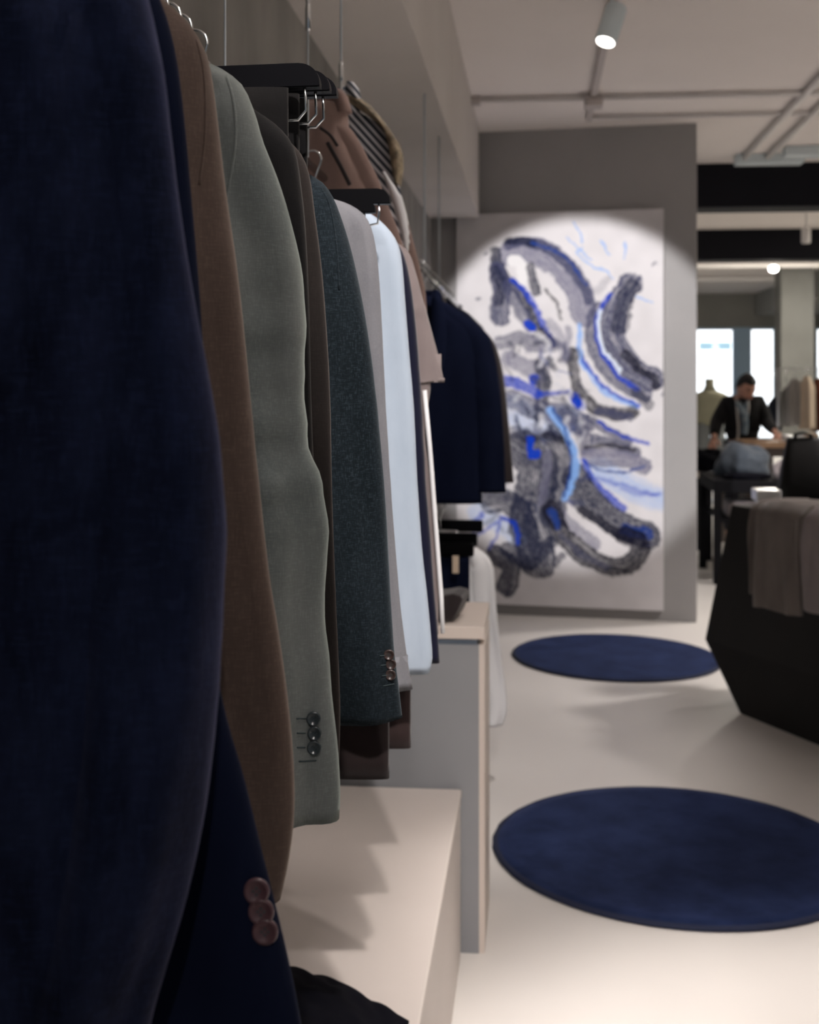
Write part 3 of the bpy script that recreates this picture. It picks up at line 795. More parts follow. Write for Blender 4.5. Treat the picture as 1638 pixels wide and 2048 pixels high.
garment('sage_jacket', 'sage green linen blazer with slate cuff buttons, fourth on the rail', 'jacket', 1.085,
    [(405, 118), (430, 132), (462, 150), (490, 178), (508, 225), (522, 285), (548, 360), (573, 440), (597, 540), (606, 640), (606, 780), (612, 880), (638, 960), (652, 1060), (644, 1130), (640, 1230), (648, 1310), (653, 1400), (662, 1480), (668, 1560), (667, 1634)],
    M['sage'], ws=1.0, ts=1.0, seed=47., fk=1.8, ck=3., ridges=((.30, .62, .0055, .07), (.62, .82, .004, .05), (.05, .35, -.006, .12)), th=.09, buttons=[(628, 1436), (630, 1465), (629, 1494)], bm_=M['slate_button'], br=.0060, s0=1, hang='black hanger inside the sage green blazer')
garment('black_jacket', 'black wool jacket tucked right behind the sage blazer', 'jacket', 1.185,
    [(478, 196), (512, 222), (548, 246), (578, 275), (594, 305), (604, 370), (612, 470), (617, 620), (620, 800), (628, 1000), (640, 1200), (658, 1400), (668, 1500), (673, 1567)],
    M['black_wool'], ts=.62, seed=53., fk=.6, ck=.4, th=.055, hang='black hanger inside the black wool jacket')
garment('umber_jacket', 'dark umber wool jacket between the black and charcoal jackets', 'jacket', 1.275,
    [(520, 245), (552, 262), (580, 285), (603, 312), (618, 355), (628, 430), (640, 520), (650, 620), (662, 780), (668, 940), (674, 1120), (680, 1300), (683, 1420), (680, 1532)],
    M['umber_wool'], ts=.6, ws=1.0, seed=61., fk=.6, ck=.3, th=.05, hang='black hanger inside the dark umber jacket')
garment('charcoal_jacket', 'charcoal flecked blazer with brown cuff buttons beside the grey shirt', 'jacket', 1.50,
    [(600, 338), (625, 352), (648, 368), (668, 398), (684, 440), (702, 500), (718, 570), (732, 650), (746, 760), (760, 900), (770, 1030), (777, 1140), (785, 1240), (791, 1310), (799, 1370), (807, 1444)],
    M['charcoal'], seed=71., ridges=((.45, .50, .005, .05), (.72, .70, .004, .04), (.2, .3, -.005, .1)), fk=1., ck=.4, bt=.006, buttons=[(778, 1309), (782, 1328), (781, 1349)], bm_=M['brown_button'], br=.0062, hang='black hanger inside the charcoal blazer', th=.08)
garment('grey_shirt', 'warm grey long sleeved shirt hanging after the charcoal blazer', 'shirt', 1.72,
    [(655, 396), (685, 404), (715, 418), (738, 440), (752, 480), (762, 560), (770, 700), (776, 850), (784, 1000), (792, 1120), (800, 1220), (808, 1290), (815, 1340), (822, 1378)],
    M['grey_shirt'], ts=.7, seed=83., ridges=((.5, .3, .008, .08), (.75, .7, .006, .06), (.62, .5, -.008, .08)), fk=1.3, ck=.4, lap=False, hang='black hanger inside the warm grey shirt', th=.07, hem=1.18)
garment('pale_blue_shirt', 'pale ice blue shirt hanging behind the warm grey shirt', 'shirt', 1.905,
    [(690, 408), (728, 420), (765, 446), (790, 476), (802, 510), (810, 600), (818, 700), (828, 820), (834, 960), (842, 1100), (852, 1200), (860, 1280), (862, 1318), (856, 1345)],
    M['pale_blue'], ts=.7, seed=91., fk=.8, ck=.3, lap=False, hang='black hanger inside the pale ice blue shirt', th=.07, hem=1.17)
garment('ink_cardigan', 'ink black cardigan hanging between the pale blue shirt and polo', 'cardigan', 2.10,
    [(740, 452), (770, 468), (796, 486), (815, 530), (828, 620), (838, 740), (846, 860), (853, 980), (861, 1080), (868, 1180), (875, 1260), (879, 1325)],
    M['ink'], ts=.7, seed=97., fk=.7, lap=False, hang='chrome hooked hanger inside the ink black cardigan', th=.07, hem=1.12)
# short sleeved polo
def polo():
    Y = 2.32
    sil = [(p.x, p.z) for p in (atY(x, y, Y) for x, y in [(770, 480), (798, 488), (818, 504), (832, 540), (848, 600), (862, 660), (875, 715), (886, 770)])]
    t = thing('polo_shirt', 'taupe short sleeved polo with pale side edge behind the cardigan', 'shirt', (RX, Y, sil[0][1]))
    obj('body', body_mesh(sil + [(atY(852, 800, Y).x + .02, 1.45), (atY(868, 1000, Y).x + .022, 1.33), (atY(880, 1130, Y).x + .022, 1.2), (atY(887, 1268, Y).x + .022, 1.09)], Y, atY(887, 1268, Y).z, .24, .06, 3.), M['taupe'], t, True)
    for s in (1, -1):
        so = obj('sleeve', sleeve_mesh(sil, Y, 1.0, .7, 5., side=s, bottom_tilt=.012), M['taupe'], t, True)
    collar(Y, sil[0][1] + .01, RX, M['taupe'], t)
    bm = bmesh.new()
    tube(bm, [atY(851, 780, Y) + Vector((0, -.02, 0)), atY(862, 900, Y) + Vector((0, -.02, 0)), atY(874, 1060, Y) + Vector((0, -.02, 0)), atY(884, 1190, Y) + Vector((0, -.02, 0)), atY(887, 1262, Y) + Vector((0, -.02, 0))], .004, 8)
    obj('side_binding', bm, M['white_shirt'], t, True)['label'] = 'pale side seam binding'
    hanger(Y, 'chrome hooked hanger inside the taupe polo shirt', zsh=sil[0][1] - .03, hw=.15)
polo()

# buttonholes of the sage sleeve: small thread bars beside each button
for key, (t, tree, so) in list(GARMENTS.items()):
    if key.startswith('sage'):
        bars = [((593, 1437), (612, 1437)), ((594, 1466), (611, 1466)), ((594, 1495), (611, 1495)), ((598, 1523), (633, 1521))]; mt = M['thread_dark']; w = .0006
    elif key.startswith('charcoal'):
        bars = [((760, 1312), (770, 1311)), ((762, 1331), (772, 1330)), ((764, 1352), (774, 1351)), ((766, 1372), (788, 1368))]; mt = M['thread_dark']; w = .0006
    else: continue
    for (a, b) in bars:
        pts = []
        for k in range(6):
            u = k / 5; px, py = a[0] + (b[0] - a[0]) * u, a[1] + (b[1] - a[1]) * u
            h = tree.ray_cast(CAMP, ray(px, py).normalized(), 20)
            if h[0] is not None: pts.append(h[0] - ray(px, py).normalized() * .0004)
        if len(pts) > 1:
            bm = bmesh.new(); tube(bm, pts, w, 6); obj('buttonhole', bm, mt, so, True)

def armhole(key, pts, r=.0011):
    t, tree, so = [v for k, v in GARMENTS.items() if k.startswith(key)][0]
    P = []
    for x, y in catmull(pts, 26):
        d = ray(x, y).normalized(); h = tree.ray_cast(CAMP, d, 20)
        if h[0] is not None: P.append(h[0] + d * .0002)
    bm = bmesh.new(); tube(bm, P, r, 8); obj('armhole_seam', bm, so.data.materials[0], so, True)
armhole('sage', [(452, 152), (464, 190), (471, 245), (469, 300), (461, 350), (452, 400)], .0014)
armhole('charcoal', [(642, 376), (656, 404), (667, 450), (674, 510), (678, 580)])
armhole('brown', [(392, 80), (404, 130), (410, 200), (408, 290), (398, 370)])
# trousers on clamp hangers
def clamp_hanger(label, Y, right_px, top_py, hgt=.024, wdrop=.030, dy=0., slope=0., wire_in=.016, xl=None):
    pr_ = atY(right_px, top_py, Y)
    xr, zt = pr_.x, pr_.z
    xl = xl if xl is not None else 2 * RX - xr
    t = thing('trouser_hanger', label, 'hanger', (RX, Y, RZ), 'black wooden trouser hangers')
    bm = bmesh.new(); th = .008
    prof = []
    rr = hgt * .85
    pts = [(xl, 0), (xl, -hgt)] + [(xr, -hgt)] + [(xr, -rr)] + [(xr - rr + rr * math.cos(q), -rr + rr * math.sin(q)) for q in [PI / 2 * k / 8 for k in range(9)]]
    a = [Vector((x, Y - th, zt + z + (xr - x) * slope)) for x, z in pts]; b = [v + Vector((0, 2 * th, 0)) for v in a]
    rings(bm, [a, b])
    es = [e for e in bm.edges if abs(e.verts[0].co.y - e.verts[1].co.y) < 1e-6]
    bmesh.ops.bevel(bm, geom=es, offset=.0012, segments=2, affect='EDGES')
    obj('clamp_bar', bm, M['black_wood'], t, False)
    bm = bmesh.new()
    xw = xr - wire_in
    q = [(xw, Y - .004, zt - hgt + .004), (xw + .001, Y - .004, zt - hgt - wdrop * .5), (xw + .001, Y - .004, zt - hgt - wdrop * .8), (xw - .003, Y - .004, zt - hgt - wdrop), (xw - .012, Y - .004, zt - hgt - wdrop - .002), (xl + .03, Y - .004, zt - hgt - wdrop + slope * .1)]
    tube(bm, [tuple(v) + () for v in [Vector(p) for p in catmull(q, 26)]], .0016, 8)
    obj('wire_frame', bm, M['chrome'], t, True)
    bm = bmesh.new(); hr = .016
    pts = [(RX + hr * math.cos(q_), Y, RZ + .013 + hr * math.sin(q_)) for q_ in [math.radians(200 - a_) for a_ in range(0, 231, 14)]] + [(RX, Y, RZ - .03), (RX, Y, zt - .004)]
    tube(bm, pts, .0019, 10); obj('hook', bm, M['chrome'], t, True)
    return t, xr, xl, zt
def trousers(label, Y, x0, x1, z1, z0, mt, th=.045, seed=1., x1t=None):
    x1t = x1t if x1t is not None else x1; xb0, xb1 = x0, x1
    t = thing('folded_trousers', label, 'trousers', ((x0 + x1) / 2, Y, z1))
    for s, nm in ((-1, 'front_leg'), (1, 'back_leg')):
        bm = bmesh.new(); rs = []
        for k in range(30):
            u = k / 29; z = z1 + (z0 - z1) * u; r = []; x1 = x1t + (xb1 - x1t) * min(1, u / .5)
            for q in range(28):
                A = 2 * PI * q / 28
                ca = math.copysign(abs(math.cos(A)) ** .5, math.cos(A)); sa = math.copysign(abs(math.sin(A)) ** .7, math.sin(A))
                X = (x0 + x1) / 2 + ca * (x1 - x0) / 2 * (1 - .02 * s); f = fold(X, Y, z, seed + s, .4) * (1 - abs(ca) ** 3) * min(1, u * 6)
                r.append(Vector((X, Y + s * th / 4 + sa * th / 4.2 + f * .4, z)))
            rs.append(r)
        bm = bmesh.new(); rings(bm, rs); obj(nm, bm, mt, t, True)
    return t
for i, (Y, rp, tp, sl, ml) in enumerate([(1.335, 641, 128, -.012, ('first', 'foremost')), (1.385, 661, 142, -.010, ('second', 'middle')), (1.43, 675, 153, -.008, ('third', 'rearmost'))]):
    t, xr, xl, zt = clamp_hanger('%s of the three black trouser hangers above the black jacket' % ml[1], Y, rp, tp, .025 if i == 0 else .023, .032, slope=sl)
    trousers('black trousers hung from the %s of three black hangers' % ml[1], Y, xl + .03, xr - .035, zt - .026, 1.22, M['black_wool'], .036, 9. + i)
t, xr, xl, zt = clamp_hanger('single black hanger bar over the grey shirt in front of the rose blazer', 1.775, 781, 378, .021, .028)
t, xr, xl, zt = clamp_hanger('sloping black hanger just under the single black bar', 1.755, 752, 400, .018, .02)
# dark trousers whose hems show under the charcoal cuff
for Y, rp, bp_, tpx, mt, l, hl in ((1.81, 775, 1551, 728, M['dark_trouser'], 'dark brown trousers with hem just above the bench, beneath the charcoal cuff', 'black hanger of the dark brown trousers behind the grey shirt'),
                       (2.00, 818, 1491, 780, M['wine_trouser'], 'wine brown trousers with shorter hem beneath the grey shirt', 'black hanger of the wine brown trousers behind the pale blue shirt')):
    p = atY(rp, bp_, Y)
    t, xr, xl, zt = clamp_hanger(hl, Y, tpx, 470 if Y < 1.9 else 515, .02, .01, wire_in=.03)
    trousers(l, Y, RX - .19, p.x, zt - .021, p.z, mt, .05, Y * 7, x1t=xr - .004)

# outfit on the wire: striped shirt over a rose-brown blazer
def stripe_mat():
    m = mat('striped_shirting', (.7, .7, .72), .85); N, L, b = nodes(m)
    tc = N.new('ShaderNodeTexCoord'); w = N.new('ShaderNodeTexWave'); w.inputs['Scale'].default_value = 26; w.bands_direction = 'X'
    mp = N.new('ShaderNodeMapping'); mp.inputs['Rotation'].default_value = (0, math.radians(42), 0)
    L.new(tc.outputs['Object'], mp.inputs[0]); L.new(mp.outputs[0], w.inputs['Vector'])
    r = N.new('ShaderNodeValToRGB'); r.color_ramp.elements[0].position = .58; r.color_ramp.elements[1].position = .66
    r.color_ramp.elements[0].color = (.055, .065, .085, 1); r.color_ramp.elements[1].color = (.80, .80, .84, 1)
    L.new(w.outputs['Fac'], r.inputs[0]); L.new(r.outputs[0], b.inputs['Base Color']); return m
M['stripe'] = stripe_mat()
M['gold'] = mottled('olive_gold_scarf', (.10, .08, .05), (.45, .36, .24), 60., .7)
XO = -.44
garment('rose_blazer', 'rose brown blazer with dark piped seams below the striped shirt', 'jacket', 2.50,
    [(640, 232), (672, 240), (700, 256), (722, 288), (740, 325), (757, 362), (775, 410), (795, 462), (812, 520), (828, 600), (835, 700), (838, 780)],
    M['rose'], ws=1.2, ts=.9, seed=103., lap=False, xc=XO, rz=2.115, hk=False, th=.10, hem=1.45, hwmax=.25, zt=2.085)
def strip(px_pts, Y, r, name, mt, parent):
    bm = bmesh.new(); tube(bm, [Vector(p) for p in catmull([tuple(atY(x, y, Y)) for x, y in px_pts], 20)], r, 8); return obj(name, bm, mt, parent, True)
rb = [v for k, v in GARMENTS.items() if k.startswith('rose')][0]
def surf_strip(px_pts, tree, r, name, mt, parent):
    P = catmull(px_pts, 24); pts = []
    for x, y in P:
        d = ray(x, y).normalized(); h = tree.ray_cast(CAMP, d, 20)
        pts.append(h[0] if h[0] is not None else atY(x, y, 2.45))
    bm = bmesh.new(); tube(bm, pts, r, 8); return obj(name, bm, mt, parent, True)
rt = rb[0]
strip([(655, 285), (680, 330), (700, 370)], 2.425, .004, 'seam_piping', M['rose_dark'], rt)
strip([(640, 255), (660, 270), (675, 292)], 2.42, .003, 'seam_piping', M['rose_dark'], rt)
# outer rose sleeve beyond
garment('rose_overshirt', 'rose brown overshirt whose sleeve hangs beyond the rose blazer', 'jacket', 2.86,
    [(700, 300), (740, 315), (775, 345), (798, 385), (810, 425), (822, 470), (835, 520), (848, 575), (852, 620), (853, 700)],
    M['rose'], ws=.8, ts=.8, seed=107., lap=False, xc=XO, hk=False, th=.08, hem=1.50, zt=2.03)
garment('striped_shirt', 'navy and white striped shirt hung high on the wire', 'shirt', 2.66,
    [(655, 192), (685, 205), (720, 226), (752, 246), (772, 268), (783, 300), (790, 335), (797, 372), (806, 410), (815, 450), (818, 490)],
    M['stripe'], ws=.85, ts=.8, seed=113., lap=False, xc=XO, rz=2.115, th=.085, hem=1.55, zt=2.135, hk=False)
hanger(2.68, 'black hanger high on the wire inside the striped shirt', xc=-.40, rz=2.115, zsh=2.045, hw=.085)
sc_ = thing('patterned_scarf', 'olive gold patterned scarf draped over the striped shirt shoulder', 'scarf', atY(785, 300, 2.62))
bm = bmesh.new(); rs = []
for k, (x, y, w) in enumerate([(690, 196, .005), (715, 205, .008), (738, 221, .006), (758, 240, .003), (774, 262, .005), (787, 287, .010), (794, 315, .012), (797, 345, .010), (797, 368, .004)]):
    c = atY(x, y, 2.64); r = []
    for q in range(14):
        A = 2 * PI * q / 14; r.append(c + Vector((math.cos(A) * w * 1.05, math.sin(A) * .035, math.sin(A * 3 + k) * .004 + math.cos(A) * w * .5)))
    rs.append(r)
rings(bm, rs); obj('cloth', bm, M['gold'], sc_, True)
wt = thing('white_undershirt', 'white shirt edge showing between the striped shirt and rose blazer', 'shirt', atY(800, 430, 2.6))
bm = bmesh.new(); rs = []
for k, (x, y, w) in enumerate([(768, 345, .003), (782, 372, .008), (795, 400, .011), (803, 430, .011), (810, 465, .008), (814, 500, .003)]):
    c = atY(x, y, 2.60); r = []
    for q in range(14):
        A = 2 * PI * q / 14; r.append(c + Vector((math.cos(A) * w, math.sin(A) * .02, 0)))
    rs.append(r)
rings(bm, rs); obj('placket', bm, M['white_shirt'], wt, True)

# far row ------------------------------------------------------------
XF = -.41
garment('navy_suit_jacket', 'dark navy suit jacket hanging face-on before the painting', 'jacket', 4.60,
    [(880, 600), (905, 612), (935, 632), (962, 655), (980, 676), (990, 710), (998, 760), (1004, 820), (1008, 880), (1010, 930), (1012, 985)],
    M['navy_wool'], hem=atY(900, 1006, 4.6).z, seed=131., xc=XF, hwmax=.235, th=.11, ws=.95, zt=atY(870, 592, 4.6).z, hang='chrome hooked hanger of the far navy suit jacket', fk=.5)
garment('umber_suit_jacket', 'dark umber jacket whose sleeve shows behind the far navy jacket', 'jacket', 4.80,
    [(888, 608), (915, 622), (945, 642), (972, 664), (990, 688), (1003, 730), (1012, 790), (1018, 850), (1022, 900), (1028, 965)],
    M['deep_brown'], hem=atY(900, 965, 4.8).z + .08, seed=137., xc=XF, hwmax=.22, th=.09, ws=.95, zt=atY(875, 602, 4.8).z, fk=.5, hang='chrome hooked hanger of the dark umber suit jacket')
for k in range(6):
    Y = 5.15 + k * .21
    garment('dark_jacket', 'dark jacket hanging in the far row, %s behind the umber jacket' % ('first second third fourth fifth sixth'.split()[k]), 'jacket', Y,
        [(1070 + x * 2600 / Y, HY - (z - CAMH) * 2600 / Y) for x, z in ((-.33, 1.83), (-.29, 1.82), (-.25, 1.79), (-.235, 1.74), (-.225, 1.6), (-.22, 1.4), (-.22, 1.2))],
        M['ink'], seed=140. + k, xc=XF, hwmax=.15, th=.08, ws=.8, fk=.5, lap=False, hang='chrome hooked hanger, %s behind the umber jacket' % ('first second third fourth fifth sixth'.split()[k]))
garment('white_knit_shirt', 'white long sleeved shirt on the lower rail beside the counter', 'shirt', 4.92,
    [(930, 1082), (945, 1090), (962, 1100), (978, 1116), (986, 1140), (990, 1180), (994, 1230), (1000, 1290), (1006, 1340), (1012, 1390), (1012, 1425), (1004, 1450)],
    M['white_shirt'], seed=151., xc=-.36, rz=1.045, ws=.7, ts=.8, lap=False, hem=.27, zt=.945, hwmax=.19, hang='black hanger inside the white long sleeved shirt')
def low_hanger(label, Y, rp, tp):
    pr_ = atY(rp, tp, Y)
    t = thing('trouser_hanger', label, 'hanger', (XF, Y, 1.045), 'black hangers on the lower rail')
    obj('clamp_bar', BX(XF - .2, pr_.x, Y - .012, Y + .012, pr_.z - .05, pr_.z, bev=.008), M['black_wood'], t)
    bm = bmesh.new(); hr = .02
    tube(bm, [(XF + .03 + hr * math.cos(q), Y, 1.055 + hr * math.sin(q)) for q in [math.radians(200 - a) for a in range(0, 231, 14)]] + [(XF + .03, Y, 1.03), (XF + .03, Y, pr_.z - .01)], .0028, 8)
    obj('hook', bm, M['chrome'], t, True)
    bm = bmesh.new(); tube(bm, [(XF - .17, Y - .004, pr_.z - .085), (pr_.x - .03, Y - .004, pr_.z - .085), (pr_.x - .02, Y - .004, pr_.z - .045)], .003, 8)
    obj('wire_frame', bm, M['chrome'], t, True)
    return pr_
low_hanger('rear black bar hanger on the lower rail', 5.3, 966, 1040)
q = low_hanger('middle black bar hanger on the lower rail', 4.80, 955, 1066)
q = low_hanger('front black bar hanger on the lower rail, with a price tag', 4.68, 948, 1086)
trousers('navy trousers on the lower rail behind the counter', 4.68, -.58, atY(938, 1150, 4.68).x, q.z - .05, .42, M['navy_wool'], .06, 3.)
tg = atY(912, 1118, 4.64)
tag(obj('price_tag', BX(tg.x - .012, tg.x + .010, 4.635, 4.638, tg.z - .05, tg.z + .012), M['cream']), 'small beige price tag dangling before the navy trousers', 'tag')

# dark roll on the counter, black cloth on the bench
def lump(name, label, cat, c, sx, sy, sz, mt, seed, k=.25, flat=True, group=None):
    bm = bmesh.new(); bmesh.ops.create_icosphere(bm, subdivisions=4, radius=1)
    for v in bm.verts:
        n_ = noise.noise(v.co * 1.6 + Vector((seed, seed, 0))) * k + noise.noise(v.co * 4 + Vector((seed, 0, seed))) * k * .35
        p = v.co * (1 + n_)
        if flat: p.z = max(p.z, -.55) + .55
        v.co = Vector((c[0] + p.x * sx, c[1] + p.y * sy, c[2] + p.z * sz))
    o = obj(name, bm, mt, None, True, loc=Vector(c)); return tag(o, label, cat, group)
cp = atZ(880, 1232, CZ)
bm = bmesh.new(); rs = []
Yc = 3.66
pr0 = [(x, y) for x, y in ((858, 1242), (905, 1242), (912, 1230), (920, 1212), (925, 1200), (920, 1192), (905, 1188), (880, 1192), (858, 1194))]
for k, yy in enumerate((3.535, 3.54, 3.60, 3.66, 3.665)):
    s = .92 if k in (0, 4) else 1
    base_ = [atY(x, y, 3.535) for x, y in pr0]; cc = sum(base_, Vector()) / len(base_)
    r = []
    for v in base_:
        w_ = cc + (v - cc) * s; z = max(CZ + .001, w_.z)
        r.append(Vector((w_.x + (yy - 3.535) * .12, yy, z)))
    rs.append(r)
rings(bm, rs)
tag(obj('folded_knit', bm, M['deep_brown'], None, False), 'dark brown folded knit lying on the beige counter top', 'knitwear')
# black garment thrown on the bench
bm = bmesh.new(); NXg, NYg = 60, 46
x0, x1, y0, y1 = -.66, -.215, 1.75, 2.42
grid = []
for j in range(NYg + 1):
    row = []
    for i in range(NXg + 1):
        u, v = i / NXg, j / NYg
        x, y = x0 + (x1 - x0) * u, y0 + (y1 - y0) * v
        edge = min(u, 1 - u) * 3.4; edge2 = min(v, 1 - v) * 2.6
        h = .085 * min(1, edge) ** .6 * min(1, edge2) ** .6
        h *= .55 + .75 * (noise.noise(Vector((x * 7, y * 5, 1))) + .45)
        h += .026 * abs(noise.noise(Vector((x * 16 + y * 9, y * 7 - x * 5, 4)))) + .008 * noise.noise(Vector((x * 34, y * 26, 4))) * min(1, edge * edge2 * 3)
        # rounded outline on the right
        y_ = y - .20 * max(0, (x - x0) / (x1 - x0)) ** 2.2 * v
        row.append(bm.verts.new((x, y_, .4445 + max(.002, h * (1 - .45 * u)))))
    grid.append(row)
for j in range(NYg):
    for i in range(NXg): bm.faces.new((grid[j][i], grid[j][i + 1], grid[j + 1][i + 1], grid[j + 1][i]))
r_ = bmesh.ops.extrude_face_region(bm, geom=bm.faces[:])
for g in r_['geom']:
    if isinstance(g, bmesh.types.BMVert): g.co.z = .4438
tag(obj('folded_sweater', bm, M['knit_black'], None, True), 'black crumpled garment lying on the bench below the navy blazer', 'clothing')

# ---------------------------------------------------------------- black faceted counter on the right
T0, T1 = atZ(1466, 1008, .95), None
def poly_at(zs_):
    return zs_
A0 = atZ(1481, 1427, 0.0); A1 = atZ(1638, 1491, 0.0)
dirF = (A1 - A0).normalized()
bk = Vector((-dirF.y, dirF.x, 0));
if bk.y < 0: bk = -bk
A1 = A0 + dirF * 1.6
mid0 = at(1428, 1277, 6.35); mz = mid0.z
mid0 = Vector((mid0.x, mid0.y, mz)); top0 = at(1464, 1010, 6.1)
TZ = top0.z
def lvl(p, z, ln, dp):
    p = Vector((p.x, p.y, z)); return [p, p + dirF * ln, p + dirF * ln + bk * dp, p + bk * dp]
bm = bmesh.new()
rings(bm, [lvl(A0, 0, 1.5, .55), lvl(mid0 - bk * .05, mz, 1.75, .8), lvl(top0, TZ, 1.6, .6)])
fixture = thing('faceted_counter', 'black faceted sales counter with slanted sides beside the rugs', 'counter', (A0.x, A0.y, 0))
obj('body', bm, M['dark_stone'], fixture)
print('FIX', A0, A1, mid0, top0)
# items on and over it
def drape(name, label, pxl, pxr, top, bot, Yoff, mt, th=.03, seed=1., group=None):
    """knit folded over the counter's edge; hangs in front of the slanted side"""
    c = fixture
    P0 = top0 - bk * Yoff
    def on(px, z):
        r = ray(px, HY); d = Vector((r.x, r.y, 0)); n_ = bk
        t = (P0 - CAMP).dot(n_) / d.dot(n_)
        q = CAMP + d * t; return Vector((q.x, q.y, z))
    t_ = (on(pxl, 0) - Vector((CAMP.x, CAMP.y, 0))).length
    dl, dr = on(pxl, 0), on(pxr, 0)
    dep = dl.dot(FWD); zt = TZ + .022; zb = CAMH - (bot - HY) * dep / FPX
    bm = bmesh.new(); n1, n2 = 30, 30; F_, Bk = [], []
    for j in range(n2 + 1):
        v = j / n2; a, b = [], []
        for i in range(n1 + 1):
            u = i / n1; p = dl.lerp(dr, u)
            f = noise.noise(Vector((u * 5 + seed, v * 1.5, seed))) * .03 * min(1, v * 2)
            if v < .25:
                w = v / .25; off = (1 - w) * .28; z = zt + .006 * math.sin(w * 3)
            else:
                w = (v - .25) / .75; off = -.012 - .02 * math.sin(min(1, w * 2) * PI / 2); z = zt - .01 - (zt - zb) * w
            q = p + bk * off; q.z = z + .004 * math.sin(u * 9 + seed)
            a.append(bm.verts.new(q - bk * (f * (v > .25)) - bk * th / 2 * (v > .25) + Vector((0, 0, th * .6 if v <= .25 else 0))))
            b.append(bm.verts.new(q + bk * (0.0 if v <= .25 else .0)))
        F_.append(a); Bk.append(b)
    for G_, s in ((F_, 1), (Bk, -1)):
        for j in range(n2):
            for i in range(n1): bm.faces.new((G_[j][i], G_[j][i + 1], G_[j + 1][i + 1], G_[j + 1][i]))
    for j in range(n2):
        for i in (0, n1): bm.faces.new((F_[j][i], F_[j + 1][i], Bk[j + 1][i], Bk[j][i]))
    for i in range(n1):
        for j in (0, n2): bm.faces.new((F_[j][i], F_[j][i + 1], Bk[j][i + 1], Bk[j][i]))
    return tag(obj(name, bm, mt, None, True), label, 'knitwear', group)
drape('draped_sweater', 'tan knit sleeve hanging at the left of the draped sweaters', 1514, 1545, 1012, 1182, .03, M['knit_taupe'], seed=2.)
drape('draped_sweater', 'taupe sweater draped over the front of the black counter', 1530, 1619, 1010, 1205, .075, M['knit_taupe'], .05, seed=5.)
drape('draped_sweater', 'mauve grey sweater draped at the frame edge over the black counter', 1624, 1720, 1040, 1212, .075, M['knit_grey'], .05, seed=8.)
# black tote standing on it
tb = atZ(1606, 1012, TZ); tbp = at(1606, 1010, 6.35)
bag = thing('tote_bag', 'tall black leather bag standing on the black counter', 'bag', (tbp.x, tbp.y, TZ))
bm = bmesh.new()
def sq(cx_, cy_, z, wx_, wy_): return [Vector((cx_ + wx_ * math.copysign(abs(math.cos(q)) ** .4, math.cos(q)), cy_ + wy_ * math.copysign(abs(math.sin(q)) ** .4, math.sin(q)), z)) for q in [2 * PI * k / 32 for k in range(32)]]
h_ = at(1606, 875, 6.35).z - TZ
rings(bm, [sq(tbp.x, tbp.y, TZ + .002, .118, .07), sq(tbp.x, tbp.y, TZ + .03, .122, .075), sq(tbp.x, tbp.y, TZ + h_ * .5, .105, .06), sq(tbp.x, tbp.y, TZ + h_ * .95, .078, .03), sq(tbp.x, tbp.y, TZ + h_, .074, .022)])
obj('body', bm, mat('black_leather', (.006, .006, .006), .6, spec=.25), bag, True)
for s in (-1, 1):
    bm = bmesh.new(); tube(bm, [(tbp.x - .04, tbp.y + s * .02, TZ + h_ * .95), (tbp.x - .035, tbp.y + s * .025, TZ + h_ + .015), (tbp.x, tbp.y + s * .025, TZ + h_ + .022), (tbp.x + .035, tbp.y + s * .025, TZ + h_ + .015), (tbp.x + .04, tbp.y + s * .02, TZ + h_ * .95)], .006, 8)
    obj('handle', bm, M['black_wood'], bag, True)
wb = at(1536, 1012, 6.3)
tag(obj('white_box', BX(wb.x - .06, wb.x + .055, wb.y - .05, wb.y + .12, TZ + .001, TZ + .055, bev=.004), M['paper']), 'flat white box on the black counter beside the bag', 'box')

# ---------------------------------------------------------------- next room
def table(name, label, x0, x1, y0, y1, z, mt, leg=.03, top=.05, legmt=None):
    t = thing(name, label, 'table', ((x0 + x1) / 2, (y0 + y1) / 2, 0))
    obj('tabletop', BX(x0, x1, y0, y1, z - top, z, bev=.004), mt, t)
    for x in (x0 + leg, x1 - leg):
        for y in (y0 + leg, y1 - leg):
            obj('leg', BX(x - leg, x + leg, y - leg, y + leg, 0, z - top), legmt or mt, t)
    return t
tz = .78
a = atY(1430, 960, 9.9)
t1 = table('display_table', 'black steel display table piled with knitwear', atY(1428, 0, 9.9).x, atY(1580, 0, 9.9).x, 9.9, 10.8, tz, M['table_black'], .028, .09)
obj('shelf', BX(atY(1445, 0, 9.9).x, atY(1575, 0, 9.9).x, 9.95, 10.75, .46, .49), M['table_black'], t1)
xs0 = atY(1360, 0, 11.2).x
t2 = table('side_table', 'small black table with beige top partly hidden by the painting wall', xs0, atY(1424, 0, 11.2).x, 11.2, 11.9, .74, M['counter_top'], .032, .04, M['table_black'])
lump('knit_pile', 'black knitwear heap on the beige topped table', 'knitwear', (atY(1408, 0, 11.5).x, 11.5, .741), .20, .2, .13, M['knit_black'], 2.)
lump('folded_sweater', 'blue grey sweater heaped on the black steel table', 'knitwear', (atY(1488, 0, 10.3).x, 10.38, tz + .001), .21, .2, .165, M['knit_blue'], 5.)
lump('folded_sweater', 'mauve grey sweater sliding off the heap on the black steel table', 'knitwear', (atY(1556, 0, 10.3).x, 10.12, tz + .001), .075, .12, .09, M['knit_grey'], 7.)
lump('folded_sweater', 'dark folded knit under the blue grey sweater', 'knitwear', (atY(1480, 0, 10.3).x, 10.02, tz + .001), .17, .07, .035, M['knit_black'], 9.)
wp = atY(1550, 917, 10.6)
tag(obj('white_card', BX(wp.x - .04, wp.x + .04, 10.45, 10.47, tz + .001, wp.z + .02, bev=.002), mat('white_lit_card', (.9, .88, .8), .3)), 'small bright white card at the end of the black table', 'card')
